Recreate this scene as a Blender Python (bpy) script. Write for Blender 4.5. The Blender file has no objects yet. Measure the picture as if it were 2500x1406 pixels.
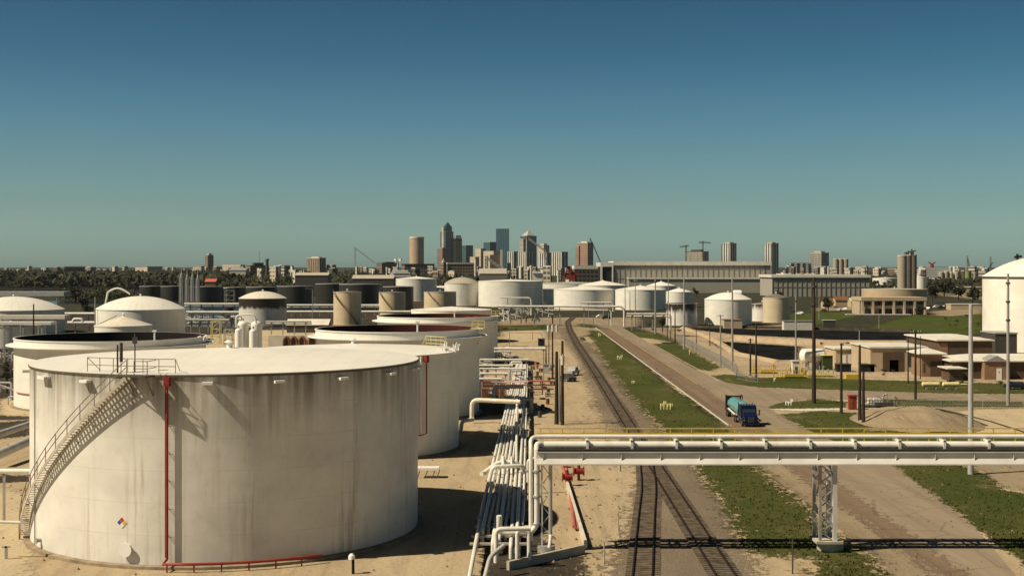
import bpy, math, random
from mathutils import Vector, Matrix
random.seed(7)
sc = bpy.context.scene
R_ = math.radians
# ---------------- camera ----------------
F, H, HY, CX = 3255.0, 22.7, 650.0, 1250.0
cam_d = bpy.data.cameras.new("camera"); cam = bpy.data.objects.new("camera", cam_d)
sc.collection.objects.link(cam); sc.camera = cam
cam.location = (0, 0, H); cam.rotation_euler = (R_(90), 0, 0)
cam_d.sensor_width = 36.0; cam_d.lens = 36.0*F/2500.0
cam_d.shift_y = -(703.0-HY)/2500.0
cam_d.clip_start = 0.5; cam_d.clip_end = 60000
# ---------------- world, sun, exposure ----------------
SUN_EL, SUN_AZ = 48.0, 19.0      # azimuth: degrees behind the picture plane, sun on the left
world = bpy.data.worlds.new("World"); sc.world = world; world.use_nodes = True
nt = world.node_tree; nt.nodes.clear()
def wn(t): return nt.nodes.new(t)
out = wn('ShaderNodeOutputWorld'); bg = wn('ShaderNodeBackground')
sky = wn('ShaderNodeTexSky'); sky.sky_type = 'NISHITA'; sky.sun_disc = False
sky.sun_elevation = R_(SUN_EL); sky.sun_rotation = R_(-(90+SUN_AZ)); sky.altitude = 10; sky.dust_density = 1.0; sky.ozone_density = 2.0
tc = wn('ShaderNodeTexCoord'); sep = wn('ShaderNodeSeparateXYZ'); ramp = wn('ShaderNodeValToRGB')
mulz = wn('ShaderNodeMath'); mulz.operation = 'MULTIPLY'; mulz.inputs[1].default_value = 1.0
mixs = wn('ShaderNodeMix'); mixs.data_type = 'RGBA'; mixs.blend_type = 'MULTIPLY'; mixs.inputs[0].default_value = 1.0
nt.links.new(tc.outputs['Generated'], sep.inputs[0]); nt.links.new(sep.outputs[2], mulz.inputs[0]); nt.links.new(mulz.outputs[0], ramp.inputs[0])
nt.links.new(sky.outputs[0], mixs.inputs[6]); nt.links.new(ramp.outputs[0], mixs.inputs[7])
nt.links.new(mixs.outputs[2], bg.inputs[0]); nt.links.new(bg.outputs[0], out.inputs[0])
bg.inputs[1].default_value = 0.087
SKY_STOPS = [(0.0031, (0.7432, 1.0121, 1.0359)), (0.0154, (0.6502, 0.9506, 1.0073)), (0.046, (0.4761, 0.6921, 0.7304)), (0.0766, (0.3773, 0.5941, 0.6343)), (0.1069, (0.2838, 0.5162, 0.5908)), (0.1518, (0.1645, 0.382, 0.4622)), (0.1958, (0.1209, 0.2973, 0.3767)), (0.26, (0.078, 0.1918, 0.243)), (0.45, (0.039, 0.0959, 0.1215)), (1.0, (0.0312, 0.0767, 0.0972))]
#SKYCAL#
while len(ramp.color_ramp.elements) < len(SKY_STOPS): ramp.color_ramp.elements.new(0.5)
for e, (p, c) in zip(ramp.color_ramp.elements, SKY_STOPS):
    e.position = p; e.color = (*c, 1)
sd = bpy.data.lights.new("sun", 'SUN'); sun = bpy.data.objects.new("sun", sd); sc.collection.objects.link(sun)
sd.energy = 5.0; sd.angle = R_(0.55); sd.color = (1.0, 0.87, 0.65)
ce = math.cos(R_(SUN_EL))
sdir = Vector((-ce*math.cos(R_(SUN_AZ)), -ce*math.sin(R_(SUN_AZ)), math.sin(R_(SUN_EL))))   # towards the sun
sun.rotation_euler = sdir.to_track_quat('Z', 'Y').to_euler()
sc.view_settings.view_transform = 'Standard'; sc.view_settings.look = 'None'
sc.view_settings.exposure = 0.2; sc.view_settings.gamma = 1.0; sc.view_settings.use_curve_mapping = False
HAZE = 0.000025
sc.cycles.max_bounces = 5; sc.cycles.diffuse_bounces = 2
# ---------------- helpers ----------------
def Yg(py, z=0.0): return (H-z)*F/(py-HY)
def Xw(px, Y): return (px-CX)*Y/F
def Zw(py, Y): return H-(py-HY)*Y/F
def G(px, py, z=0.0):
    Y = Yg(py, z); return Vector((Xw(px, Y), Y, z))
def P(px, py, Y): return Vector((Xw(px, Y), Y, Zw(py, Y)))
col = sc.collection
class MB:
    def __init__(s): s.v = []; s.f = []; s.sm = []
    def add(s, vs, fs, smooth=False):
        n = len(s.v); s.v.extend([tuple(v) for v in vs]); s.f.extend([tuple(i+n for i in f) for f in fs]); s.sm.extend([smooth]*len(fs)); return s
    def box(s, x0, x1, y0, y1, z0, z1):
        return s.add([(x0,y0,z0),(x1,y0,z0),(x1,y1,z0),(x0,y1,z0),(x0,y0,z1),(x1,y0,z1),(x1,y1,z1),(x0,y1,z1)],
                     [(3,2,1,0),(4,5,6,7),(0,1,5,4),(1,2,6,5),(2,3,7,6),(3,0,4,7)])
    def cbox(s, c, sx, sy, sz, rz=0.0):
        ca, sa = math.cos(rz), math.sin(rz); vs = []
        for dz in (-.5, .5):
            for dx, dy in ((-.5,-.5),(.5,-.5),(.5,.5),(-.5,.5)):
                x, y = dx*sx, dy*sy; vs.append((c[0]+x*ca-y*sa, c[1]+x*sa+y*ca, c[2]+dz*sz))
        return s.add(vs, [(3,2,1,0),(4,5,6,7),(0,1,5,4),(1,2,6,5),(2,3,7,6),(3,0,4,7)])
    def bar(s, a, b, w, h=None):
        a, b = Vector(a), Vector(b); h = h or w; d = (b-a).normalized()
        u = d.cross(Vector((0,0,1)));
        if u.length < 1e-4: u = Vector((1,0,0))
        u.normalize(); t = u.cross(d); vs = []
        for q in (a, b):
            for i, j in ((-1,-1),(1,-1),(1,1),(-1,1)): vs.append(q+u*(i*w/2)+t*(j*h/2))
        return s.add(vs, [(3,2,1,0),(4,5,6,7),(0,1,5,4),(1,2,6,5),(2,3,7,6),(3,0,4,7)])
    def frus(s, a, b, r0, r1, n=10, caps=True):
        a, b = Vector(a), Vector(b); d = (b-a).normalized(); u = d.cross(Vector((0,0,1)))
        if u.length < 1e-4: u = Vector((1,0,0))
        u.normalize(); t = d.cross(u); vs = []
        for q, r in ((a, r0), (b, r1)):
            for i in range(n):
                an = 2*math.pi*i/n; vs.append(q+u*(math.cos(an)*r)+t*(math.sin(an)*r))
        s.add(vs, [(i, (i+1)%n, n+(i+1)%n, n+i) for i in range(n)], True)
        if caps:
            s.add(vs[:n], [tuple(reversed(range(n)))]); s.add(vs[n:], [tuple(range(n))])
        return s
    def tube(s, pts, r, n=8, bend=0.0):
        pts = [Vector(p) for p in pts]
        if bend > 0 and len(pts) > 2:
            q = [pts[0]]
            for i in range(1, len(pts)-1):
                a, b, c = pts[i-1], pts[i], pts[i+1]
                rr = min(bend, (a-b).length*.45, (c-b).length*.45)
                p0 = b+(a-b).normalized()*rr; p2 = b+(c-b).normalized()*rr
                for k in range(5):
                    t = k/4; q.append(p0*(1-t)**2+b*(2*t*(1-t))+p2*t*t)
            q.append(pts[-1]); pts = q
        vs = []; m = len(pts)
        for i, p in enumerate(pts):
            d = (pts[min(i+1, m-1)]-pts[max(i-1, 0)]).normalized()
            u = d.cross(Vector((0,0,1)))
            if u.length < .05: u = d.cross(Vector((0,1,0)))
            u.normalize()
            if i and u.dot(pu) < -0.2: u = -u
            if i and abs(u.dot(pu)) < .6:
                w = pu-d*pu.dot(d)
                if w.length > .1: u = w.normalized()
            pu = u; t = d.cross(u)
            for k in range(n):
                an = 2*math.pi*k/n; vs.append(p+u*(math.cos(an)*r)+t*(math.sin(an)*r))
        fs = [(i*n+k, i*n+(k+1)%n, (i+1)*n+(k+1)%n, (i+1)*n+k) for i in range(m-1) for k in range(n)]
        s.add(vs, fs, True); s.add(vs[:n], [tuple(reversed(range(n)))]); s.add(vs[-n:], [tuple(range(n))]); return s
    def lathe(s, c, prof, n=48, a0=0.0, a1=2*math.pi, smooth=True):
        full = abs(a1-a0-2*math.pi) < 1e-6; m = n if full else n+1
        for (r0, z0), (r1, z1) in zip(prof[:-1], prof[1:]):
            vs = []
            for r, z in ((r0, z0), (r1, z1)):
                for i in range(m):
                    an = a0+(a1-a0)*i/n; vs.append((c[0]+r*math.cos(an), c[1]+r*math.sin(an), c[2]+z))
            s.add(vs, [(i, (i+1)%m, m+(i+1)%m, m+i) for i in range(n)], smooth)
        return s
    def prism(s, poly, z0, z1):
        n = len(poly); a = sum(poly[i][0]*poly[(i+1)%n][1]-poly[(i+1)%n][0]*poly[i][1] for i in range(n))
        if a < 0: poly = poly[::-1]
        vs = [(p[0], p[1], z0) for p in poly]+[(p[0], p[1], z1) for p in poly]
        return s.add(vs, [tuple(reversed(range(n))), tuple(range(n, 2*n))]+[(i, (i+1)%n, n+(i+1)%n, n+i) for i in range(n)])
    def sheet(s, poly, z):
        n = len(poly); a = sum(poly[i][0]*poly[(i+1)%n][1]-poly[(i+1)%n][0]*poly[i][1] for i in range(n))
        if a < 0: poly = poly[::-1]
        return s.add([(p[0], p[1], z) for p in poly], [tuple(range(n))])
    def build(s, name, mat, parent=None, origin=None):
        o3 = Vector(parent['_o']) if parent is not None else Vector(origin or (0,0,0))
        me = bpy.data.meshes.new(name)
        me.from_pydata([(v[0]-o3.x, v[1]-o3.y, v[2]-o3.z) for v in s.v], [], s.f)
        me.polygons.foreach_set('use_smooth', s.sm); me.materials.append(mat); me.update()
        o = bpy.data.objects.new(name, me); col.objects.link(o)
        if parent is not None:
            o.parent = parent
            if parent.type == 'MESH': pass
            o['_o'] = tuple(o3)
        else:
            o.location = o3; o['_o'] = tuple(o3)
        return o
ALL = []
def thing(name, label, cat, loc, group=None):
    o = bpy.data.objects.new(name, None); col.objects.link(o); o.location = loc; o['_o'] = tuple(loc)
    o.empty_display_size = 0.5
    return tag(o, label, cat, group)
def tag(o, label, cat, group=None):
    o['label'] = label; o['category'] = cat
    if group: o['group'] = group
    return o
def struct(name, mb, mat):
    o = mb.build(name, mat); o['kind'] = 'structure'; return o
def stuff(o, label=None, cat=None):
    o['kind'] = 'stuff'
    if label: o['label'] = label; o['category'] = cat
    return o
def copy_tree(o, parent=None):
    c = o.copy(); col.objects.link(c)
    if parent is not None: c.parent = parent
    for ch in list(o.children): copy_tree(ch, c)
    return c
# ---------------- materials ----------------
class NB:
    def __init__(s, name):
        s.m = bpy.data.materials.new(name); s.m.use_nodes = True; s.t = s.m.node_tree
        s.b = s.t.nodes['Principled BSDF']; s.tc = s.t.nodes.new('ShaderNodeTexCoord')
    def L(s, a, b): s.t.links.new(a, b)
    def noise(s, scale=(1,1,1), detail=4, rough=.55, dist=0.0, obj=True):
        mp = s.t.nodes.new('ShaderNodeMapping'); mp.inputs['Scale'].default_value = scale
        s.L(s.tc.outputs['Object'], mp.inputs[0])
        n = s.t.nodes.new('ShaderNodeTexNoise'); n.inputs['Scale'].default_value = 1.0
        n.inputs['Detail'].default_value = detail; n.inputs['Roughness'].default_value = rough; n.inputs['Distortion'].default_value = dist
        s.L(mp.outputs[0], n.inputs['Vector']); return n.outputs[0]
    def rng(s, v, a, b, c=0.0, d=1.0):
        m = s.t.nodes.new('ShaderNodeMapRange'); m.inputs[1].default_value = a; m.inputs[2].default_value = b
        m.inputs[3].default_value = c; m.inputs[4].default_value = d; s.L(v, m.inputs[0]); return m.outputs[0]
    def math(s, op, a, b=None):
        m = s.t.nodes.new('ShaderNodeMath'); m.operation = op
        for i, x in enumerate((a, b)):
            if x is None: continue
            if isinstance(x, (int, float)): m.inputs[i].default_value = x
            else: s.L(x, m.inputs[i])
        return m.outputs[0]
    def mix(s, fac, a, b, mode='MIX'):
        m = s.t.nodes.new('ShaderNodeMix'); m.data_type = 'RGBA'; m.blend_type = mode
        for i, x in ((0, fac), (6, a), (7, b)):
            if isinstance(x, (int, float)): m.inputs[i].default_value = x
            elif isinstance(x, tuple): m.inputs[i].default_value = (*x, 1)
            else: s.L(x, m.inputs[i])
        return m.outputs[2]
    def xyz(s):
        q = s.t.nodes.new('ShaderNodeSeparateXYZ'); s.L(s.tc.outputs['Object'], q.inputs[0]); return q.outputs
    def bump(s, h, strength=.3, dist=.05):
        b = s.t.nodes.new('ShaderNodeBump'); b.inputs['Strength'].default_value = strength; b.inputs['Distance'].default_value = dist
        s.L(h, b.inputs['Height']); s.L(b.outputs[0], s.b.inputs['Normal'])
    def done(s, c, rough=.7, metal=0.0, spec=.3):
        s.L(c, s.b.inputs['Base Color']) if not isinstance(c, tuple) else setattr(s.b.inputs['Base Color'], 'default_value', (*c, 1))
        s.b.inputs['Roughness'].default_value = rough; s.b.inputs['Metallic'].default_value = metal
        s.b.inputs['Specular IOR Level'].default_value = spec; return s.m
def sc3(c, k): return tuple(min(1.0, x*k) for x in c)
def M(name, c, rough=.7, var=.2, scale=1.0, metal=0.0, spec=.3, stretch=1.0, bump=0.0):
    nb = NB(name); n = nb.noise((scale, scale, scale*stretch))
    f = nb.rng(n, .3, .7)
    if bump: nb.bump(n, bump, .1)
    return nb.done(nb.mix(f, sc3(c, 1-var), sc3(c, 1+var)), rough, metal, spec)
def shellmat(name, c, dirt=(.25,.2,.14), amount=.35, top=None, topamt=0.0, toph=3.0, seam=2.43, rough=.45, sxy=.9, blotk=.88, blot2=.06):
    nb = NB(name)
    fine = nb.rng(nb.noise((sxy*2.2, sxy*2.2, .10), 6, .65), .50, .78)
    broad = nb.rng(nb.noise((sxy*.35, sxy*.35, .05), 3, .5), .42, .72)
    blot = nb.rng(nb.noise((.22, .22, .3), 5, .6), .35, .75)
    base = nb.mix(blot, sc3(c, 1.05), sc3(c, blotk))
    bl2 = nb.rng(nb.noise((.7, .7, .55), 7, .75, .8), .55, .8); base = nb.mix(nb.math('MULTIPLY', bl2, blot2), base, sc3(dirt, 1.3))
    x = nb.math('MULTIPLY', fine, broad); x = nb.math('MULTIPLY', x, amount*2.2)
    cc = nb.mix(x, base, dirt)
    z = nb.xyz()[2]
    if seam:
        fr = nb.math('FRACT', nb.math('DIVIDE', z, seam)); ln = nb.math('LESS_THAN', fr, .022)
        pn = nb.noise((.3, .3, .02), 2)
        cc = nb.mix(nb.math('MULTIPLY', ln, nb.rng(pn, .4, .65, 0, .5)), cc, sc3(c, .55))
    if top:
        g = nb.rng(z, top-toph, top); n2 = nb.rng(nb.noise((sxy*1.6, sxy*1.6, .05), 5, .6), .38, .62)
        g2 = nb.math('MULTIPLY', g, nb.math('ADD', n2, nb.math('MULTIPLY', g, .7)))
        g2 = nb.math('MINIMUM', nb.math('MULTIPLY', g2, topamt), 1.0)
        cc = nb.mix(g2, cc, sc3(dirt, .25))
    nb.bump(nb.noise((.5, .5, .4), 2), .25, .08)
    return nb.done(cc, rough, 0, .35)
WHITE = (.80, .78, .74)
m_white = M('white_paint', WHITE, .5, .05, .4)
def pipemat():
    nb = NB('pipe_white'); a = nb.rng(nb.noise((.7,.7,.7), 4), .3, .7); r = nb.rng(nb.noise((1.1,.9,1.6), 6, .7), .62, .72); g = nb.rng(nb.noise((.35,.2,.35), 5, .7), .48, .7)
    x = nb.mix(a, (.77,.75,.69), (.68,.65,.58)); x = nb.mix(nb.math('MULTIPLY', g, .35), x, (.42,.37,.28)); x = nb.mix(nb.math('MULTIPLY', r, .6), x, (.26,.14,.07)); return nb.done(x, .45, 0, .3)
m_pipe = pipemat()
m_pipegrey = M('pipe_grey', (.42, .41, .39), .45, .15, .8)
m_steel = M('galvanised_steel', (.38, .37, .35), .5, .15, 2, .3)
m_darksteel = M('dark_steel', (.07, .065, .06), .6, .3, 2)
m_rust = M('rusted_metal', (.18, .08, .04), .8, .5, 1.5)
m_red = M('red_paint', (.26, .032, .022), .5, .2, 1)
m_pinkred = M('faded_red_paint', (.42, .13, .09), .6, .2, 1)
m_yellow = M('yellow_paint', (.62, .42, .05), .5, .15, 1)
m_paleyellow = M('pale_yellow_paint', (.72, .62, .28), .5, .12, 1)
m_concrete = M('concrete', (.42, .38, .31), .85, .2, .8)
m_conclight = M('pale_concrete', (.58, .53, .44), .85, .15, .6)
m_black = M('black_rubber', (.012, .012, .012), .7, .3, 1)
m_liner = M('black_pond_liner', (.010, .010, .010), .9, .8, .12, spec=.03)
m_wood = M('pole_wood', (.045, .032, .022), .85, .3, 2, stretch=.15)
m_polegrey = M('pole_grey_concrete', (.30, .29, .27), .8, .12, 1, stretch=.2)
m_glass = M('window_glass', (.03, .04, .05), .15, .2, 1, spec=.6)
m_leaf = M('leaf_dark', (.030, .031, .012), .8, .6, .35)
m_leafgreen = M('leaf_green', (.045, .065, .016), .8, .5, .5)
m_bark = M('bark', (.08, .06, .045), .9, .3, 3)
m_brick = M('brick', (.28, .17, .10), .85, .2, .7)
m_tanwall = M('tan_wall', (.47, .37, .25), .85, .12, .4)
m_roofwhite = M('white_roof_sheet', (.70, .66, .57), .5, .12, .25)
def roofmat(name, c, n_rib=0, rust=0.0):
    nb = NB(name); b = nb.mix(nb.rng(nb.noise((.12,.12,.12), 4), .3, .7), sc3(c, 1.03), sc3(c, .92))
    f = nb.rng(nb.noise((.9,.9,.9), 6, .7), .55, .75)
    b = nb.mix(nb.math('MULTIPLY', f, .20+rust), b, (.36, .22, .11))
    xy = nb.xyz(); an = nb.math('ARCTAN2', xy[1], xy[0])
    if n_rib:
        s = nb.math('FRACT', nb.math('MULTIPLY', an, n_rib/(2*math.pi))); s = nb.math('LESS_THAN', s, .10)
        b = nb.mix(nb.math('MULTIPLY', s, .22), b, sc3(c, .5))
    # faint radial plate lines
    r = nb.math('SQRT', nb.math('ADD', nb.math('MULTIPLY', xy[0], xy[0]), nb.math('MULTIPLY', xy[1], xy[1])))
    q = nb.math('LESS_THAN', nb.math('FRACT', nb.math('DIVIDE', nb.math('ADD', xy[0], nb.math('MULTIPLY', r, .02)), 2.4)), .03)
    b = nb.mix(nb.math('MULTIPLY', q, .16), b, sc3(c, .5)); b = nb.mix(nb.math('MULTIPLY', nb.rng(nb.noise((.5,.06,.2), 4, .6, .5), .5, .7), .14), b, (.45,.38,.28))
    return nb.done(b, .5, 0, .3)
m_roof = roofmat('tank_roof_white', (.80, .77, .70))
m_roofrib = roofmat('tank_roof_ribbed', (.80, .77, .70), 40)
m_roofrust = roofmat('tank_roof_rusty', (.70, .64, .54), 24, .5)
m_roofbeige = roofmat('tank_roof_beige', (.42, .38, .30), 0, .2)
m_roofdark = roofmat('tank_roof_dark', (.16, .14, .12), 0, .2)
# ground materials
def sandmat(name, c, c2, c3):
    nb = NB(name)
    a = nb.rng(nb.noise((.05,.03,.05), 6, .6, .6), .35, .68); b = nb.rng(nb.noise((.5,.12,.5), 6, .65), .45, .75)
    d = nb.rng(nb.noise((2.5,2.5,2.5), 4, .7), .35, .75)
    x = nb.mix(a, c, c2); x = nb.mix(nb.math('MULTIPLY', b, .55), x, c3); x = nb.mix(nb.math('MULTIPLY', d, .42), x, sc3(c2, .5))
    st = nb.rng(nb.noise((.9,.02,.5), 3, .6, .3), .56, .66); x = nb.mix(nb.math('MULTIPLY', st, .30), x, c3)
    sp = nb.rng(nb.noise((.22,.16,.2), 5, .75, 1.0), .62, .74); x = nb.mix(nb.math('MULTIPLY', sp, .6), x, sc3(c3, .7))
    nb.bump(nb.noise((1.2,1.2,1.2), 5, .7), .7, .15)
    return nb.done(x, .95, 0, .1)
m_sand = sandmat('sandy_ground', (.49, .39, .255), (.40, .31, .195), (.22, .16, .10))
m_dirt = sandmat('grey_dirt', (.36, .285, .19), (.27, .21, .14), (.15, .11, .07))
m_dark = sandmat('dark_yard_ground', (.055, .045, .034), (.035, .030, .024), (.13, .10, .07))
m_farland = sandmat('far_land', (.045, .045, .026), (.03, .03, .02), (.10, .085, .06))
m_pale = sandmat('pale_track_ground', (.56, .46, .30), (.46, .37, .24), (.30, .23, .15))
def ballast():
    nb = NB('gravel_ballast'); d = nb.rng(nb.noise((5,5,5), 5, .8), .35, .7); a = nb.rng(nb.noise((.12,.04,.1), 5), .35, .65)
    x = nb.mix(a, (.31,.255,.19), (.21,.165,.118)); x = nb.mix(nb.math('MULTIPLY', d, .75), x, (.07,.052,.036))
    nb.bump(nb.noise((4,4,4), 4, .8), .8, .12); return nb.done(x, .95, 0, .1)
m_ballast = ballast()
def grassm(name, g1, g2, br):
    nb = NB(name); a = nb.rng(nb.noise((.09,.05,.09), 5, .6), .35, .65); d = nb.rng(nb.noise((3,1.5,3), 6, .8), .3, .7)
    p = nb.rng(nb.noise((.13,.07,.13), 6, .7, .4), .56, .74)
    x = nb.mix(a, g1, g2); x = nb.mix(nb.math('MULTIPLY', d, .38), x, sc3(g1, .4)); x = nb.mix(nb.math('MULTIPLY', p, .8), x, br)
    nb.bump(nb.noise((2.2,2.2,2.2), 5, .8), .45, .15); return nb.done(x, .95, 0, .05)
m_grass = grassm('grass', (.052,.068,.017), (.094,.092,.030), (.18,.14,.07))
m_grass2 = grassm('grass_lush', (.052,.074,.017), (.085,.095,.024), (.14,.125,.04))
def roadm(name, c, c2):
    nb = NB(name); a = nb.rng(nb.noise((.55,.012,.3), 4, .6), .35, .65); b = nb.rng(nb.noise((.06,.04,.06), 5, .6), .4, .7)
    d = nb.rng(nb.noise((8,8,8), 3, .7), .3, .7)
    x = nb.mix(a, c, c2); x = nb.mix(nb.math('MULTIPLY', b, .5), x, sc3(c2, .8)); x = nb.mix(nb.math('MULTIPLY', d, .15), x, sc3(c, .4))
    v = nb.t.nodes.new('ShaderNodeTexVoronoi'); v.feature = 'DISTANCE_TO_EDGE'; v.inputs['Scale'].default_value = .16
    nb.L(nb.tc.outputs['Object'], v.inputs['Vector']); cr = nb.math('LESS_THAN', v.outputs[0], .012)
    x = nb.mix(nb.math('MULTIPLY', cr, .35), x, sc3(c, .3))
    return nb.done(x, .9, 0, .15)
m_road = roadm('worn_asphalt', (.235, .168, .115), (.175, .122, .083))
m_roadpale = roadm('pale_asphalt', (.325, .26, .185), (.25, .195, .14))
m_roadline = M('road_line_white', (.62, .55, .42), .8, .3, .8)
m_roadyellow = M('road_line_yellow', (.50, .30, .07), .8, .3, .8)
def waterm():
    nb = NB('water'); nb.bump(nb.noise((.3,.15,.3), 4), .3, .3); return nb.done((.012, .022, .035), .12, 0, .5)
m_water = waterm()

m_tracksoil = sandmat('rusty_track_soil', (.125,.085,.055), (.09,.06,.04), (.05,.032,.022))
m_ledge = sandmat('tan_ledge', (.47,.37,.25), (.39,.30,.20), (.25,.18,.12))
_fc = {}
def feather(mat):
    """copy of a ground material whose sheet breaks up into patches towards its border ('edge' = 0 at the rim, 1 inside)"""
    if mat.name in _fc: return _fc[mat.name]
    m = mat.copy(); m.name = mat.name+'_patchy_edge'; t = m.node_tree; b = t.nodes['Principled BSDF']
    at = t.nodes.new('ShaderNodeAttribute'); at.attribute_name = 'edge'
    tc_ = t.nodes.new('ShaderNodeTexCoord'); mp = t.nodes.new('ShaderNodeMapping'); mp.inputs['Scale'].default_value = (1.3, .8, 1); t.links.new(tc_.outputs['Object'], mp.inputs[0])
    n = t.nodes.new('ShaderNodeTexNoise'); n.inputs['Scale'].default_value = 1.0; n.inputs['Detail'].default_value = 7; n.inputs['Roughness'].default_value = .75; t.links.new(mp.outputs[0], n.inputs['Vector'])
    mr = t.nodes.new('ShaderNodeMapRange'); mr.inputs[1].default_value = .25; mr.inputs[2].default_value = .75; mr.inputs[3].default_value = .02; mr.inputs[4].default_value = .98; t.links.new(n.outputs[0], mr.inputs[0])
    d = t.nodes.new('ShaderNodeMath'); d.operation = 'SUBTRACT'; t.links.new(at.outputs['Fac'], d.inputs[0]); t.links.new(mr.outputs[0], d.inputs[1])
    r = t.nodes.new('ShaderNodeMapRange'); r.inputs[1].default_value = -.10; r.inputs[2].default_value = .10; t.links.new(d.outputs[0], r.inputs[0]); t.links.new(r.outputs[0], b.inputs['Alpha'])
    _fc[mat.name] = m; return m
# =====================================================================
# SETTING: ground, roads, rails, water
# =====================================================================
def organic(pts, amp=.4, step=3.0, seed=1):
    rnd = random.Random(seed); res = []; n = len(pts)
    for i in range(n):
        a = Vector(pts[i][:2]); b = Vector(pts[(i+1) % n][:2]); L = (b-a).length; k = max(1, min(60, int(L/step)))
        nrm = Vector((-(b-a).y, (b-a).x)).normalized() if L > 0 else Vector((0, 0)); w = 0
        for j in range(k):
            w = .6*w+rnd.uniform(-amp, amp); res.append(a+(b-a)*(j/k)+nrm*(w if j else 0))
    return [(p.x, p.y) for p in res]
def gp(pts): return [tuple(G(*p)[:2]) for p in pts]
LZ = [0.0]
import numpy as np
def sdist(poly, X_, Y_):
    """signed distance to a polygon, positive inside"""
    d = np.full(X_.shape, 1e9); ins = np.zeros(X_.shape, bool); n = len(poly)
    for k in range(n):
        x0, y0 = poly[k]; x1, y1 = poly[(k+1) % n]; dx, dy = x1-x0, y1-y0; L = dx*dx+dy*dy
        if L < 1e-9: continue
        t = np.clip(((X_-x0)*dx+(Y_-y0)*dy)/L, 0, 1); d = np.minimum(d, np.hypot(X_-x0-t*dx, Y_-y0-t*dy))
        if dy != 0: ins ^= ((y0 > Y_) != (y1 > Y_)) & (X_ < (Y_-y0)*dx/dy+x0)
    return np.where(ins, d, -d)
def layer(name, polys, mat, z, amp=.35, step=3.0, px=True, fe=None):
    """ground sheet; fe = width in metres over which its border frays"""
    fe = (1.6 if amp else 0) if fe is None else fe
    mb = MB(); edge = []
    for i, p in enumerate(polys):
        q = gp(p) if px else list(p)
        if amp: q = organic(q, amp, step, seed=len(name)*7+i)
        if not fe: mb.sheet(q, z+.0015*i); edge += [1.0]*len(q); continue
        xs = [v[0] for v in q]; ys = [v[1] for v in q]; sx, sy = max(xs)-min(xs), max(ys)-min(ys)
        k = max(1.0, (sum(ys)/len(ys))/130); m = fe*k; cs = max(.55*k, (sx*sy/30000)**.5)
        X_, Y_ = np.meshgrid(np.arange(min(xs)-m-cs, max(xs)+m+2*cs, cs), np.arange(min(ys)-m-cs, max(ys)+m+2*cs, cs*1.6))
        D = sdist(q, X_, Y_); E = np.clip(.5+D/m*.5, 0, 1); ny, nx = X_.shape; keep = (E[:-1,:-1] > 0)|(E[1:,:-1] > 0)|(E[:-1,1:] > 0)|(E[1:,1:] > 0)
        used = np.zeros(X_.shape, bool); used[:-1,:-1] |= keep; used[1:,:-1] |= keep; used[:-1,1:] |= keep; used[1:,1:] |= keep
        idx = np.cumsum(used.ravel()).reshape(X_.shape)-1; zz = z+.0015*i; jj, ii = np.nonzero(keep)
        mb.add([(float(a), float(b), zz) for a, b in zip(X_[used], Y_[used])], [(int(idx[j,i_]), int(idx[j,i_+1]), int(idx[j+1,i_+1]), int(idx[j+1,i_])) for j, i_ in zip(jj, ii)]); edge += [float(e) for e in E[used]]
    o = struct(name, mb, feather(mat) if fe else mat)
    if fe:
        at = o.data.attributes.new('edge', 'FLOAT', 'POINT'); at.data.foreach_set('value', edge)
    return o
g = MB(); g.sheet([(-9000,-300),(9000,-300),(9000,430),(-9000,430)], 0.0); struct('ground', g, m_sand)
g = MB(); g.sheet([(-9000,430),(9000,430),(9000,26000),(-9000,26000)], 0.0); struct('far_ground', g, m_farland)
# dark yards between the tanks, left and middle
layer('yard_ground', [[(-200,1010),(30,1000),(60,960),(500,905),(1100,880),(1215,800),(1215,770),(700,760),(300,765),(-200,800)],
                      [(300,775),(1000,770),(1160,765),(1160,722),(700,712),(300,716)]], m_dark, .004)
layer('tank_yard_sand', [[(-200,1406),(-200,1180),(20,1190),(80,1210),(80,1406)], [(0,975),(40,968),(110,985),(100,1015),(0,1030)]], m_pale, .012)
layer('sandy_yard', [[(1215,840),(1340,830),(1350,805),(1225,808)], [(470,850),(1200,850),(1200,800),(640,806),(480,820)]], m_pale, .010)
layer('grey_dirt_yard', [[(1210,782),(1330,775),(1560,775),(1560,790),(1530,800),(1340,792),(1215,795)], [(1560,800),(1650,800),(1660,840),(1600,815)], [(1330,798),(1370,795),(1470,795),(1500,812),(1450,815),(1400,828),(1345,828)],
                         [(1490,795),(1560,792),(1560,797),(1500,800)]], m_dirt, .008)
layer('oily_ground', [[(1178,1420),(1180,1330),(1200,1270),(1330,1270),(1330,1420)], [(1130,930),(1215,930),(1240,1010),(1150,1020)]], m_dark, .028, .3)  # darker ground sheets under the pipe ends and beside the third tank
layer('concrete_apron', [[(1650,838),(1800,900),(1950,915),(2560,935),(2560,905),(2240,905),(1960,880),(1820,868),(1735,835),(1690,830)],
                         [(1640,800),(1750,806),(2240,838),(2280,838),(2280,862),(1990,862),(1950,845),(1640,815)],
                         [(2120,838),(2560,838),(2560,940),(2200,915)]], m_ledge, .010, .2)
layer('dirt_lot', [[(2140,1000),(2200,992),(2560,992),(2560,1060),(1990,1052),(2100,1025)], [(2330,1135),(2400,1150),(2440,1190),(2520,1200),(2560,1100),(2400,1110)]], m_dirt, .014)
layer('sandy_lot', [[(2280,1012),(2380,1000),(2560,994),(2560,1075),(2230,1062)]], m_pale, .018)
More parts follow.
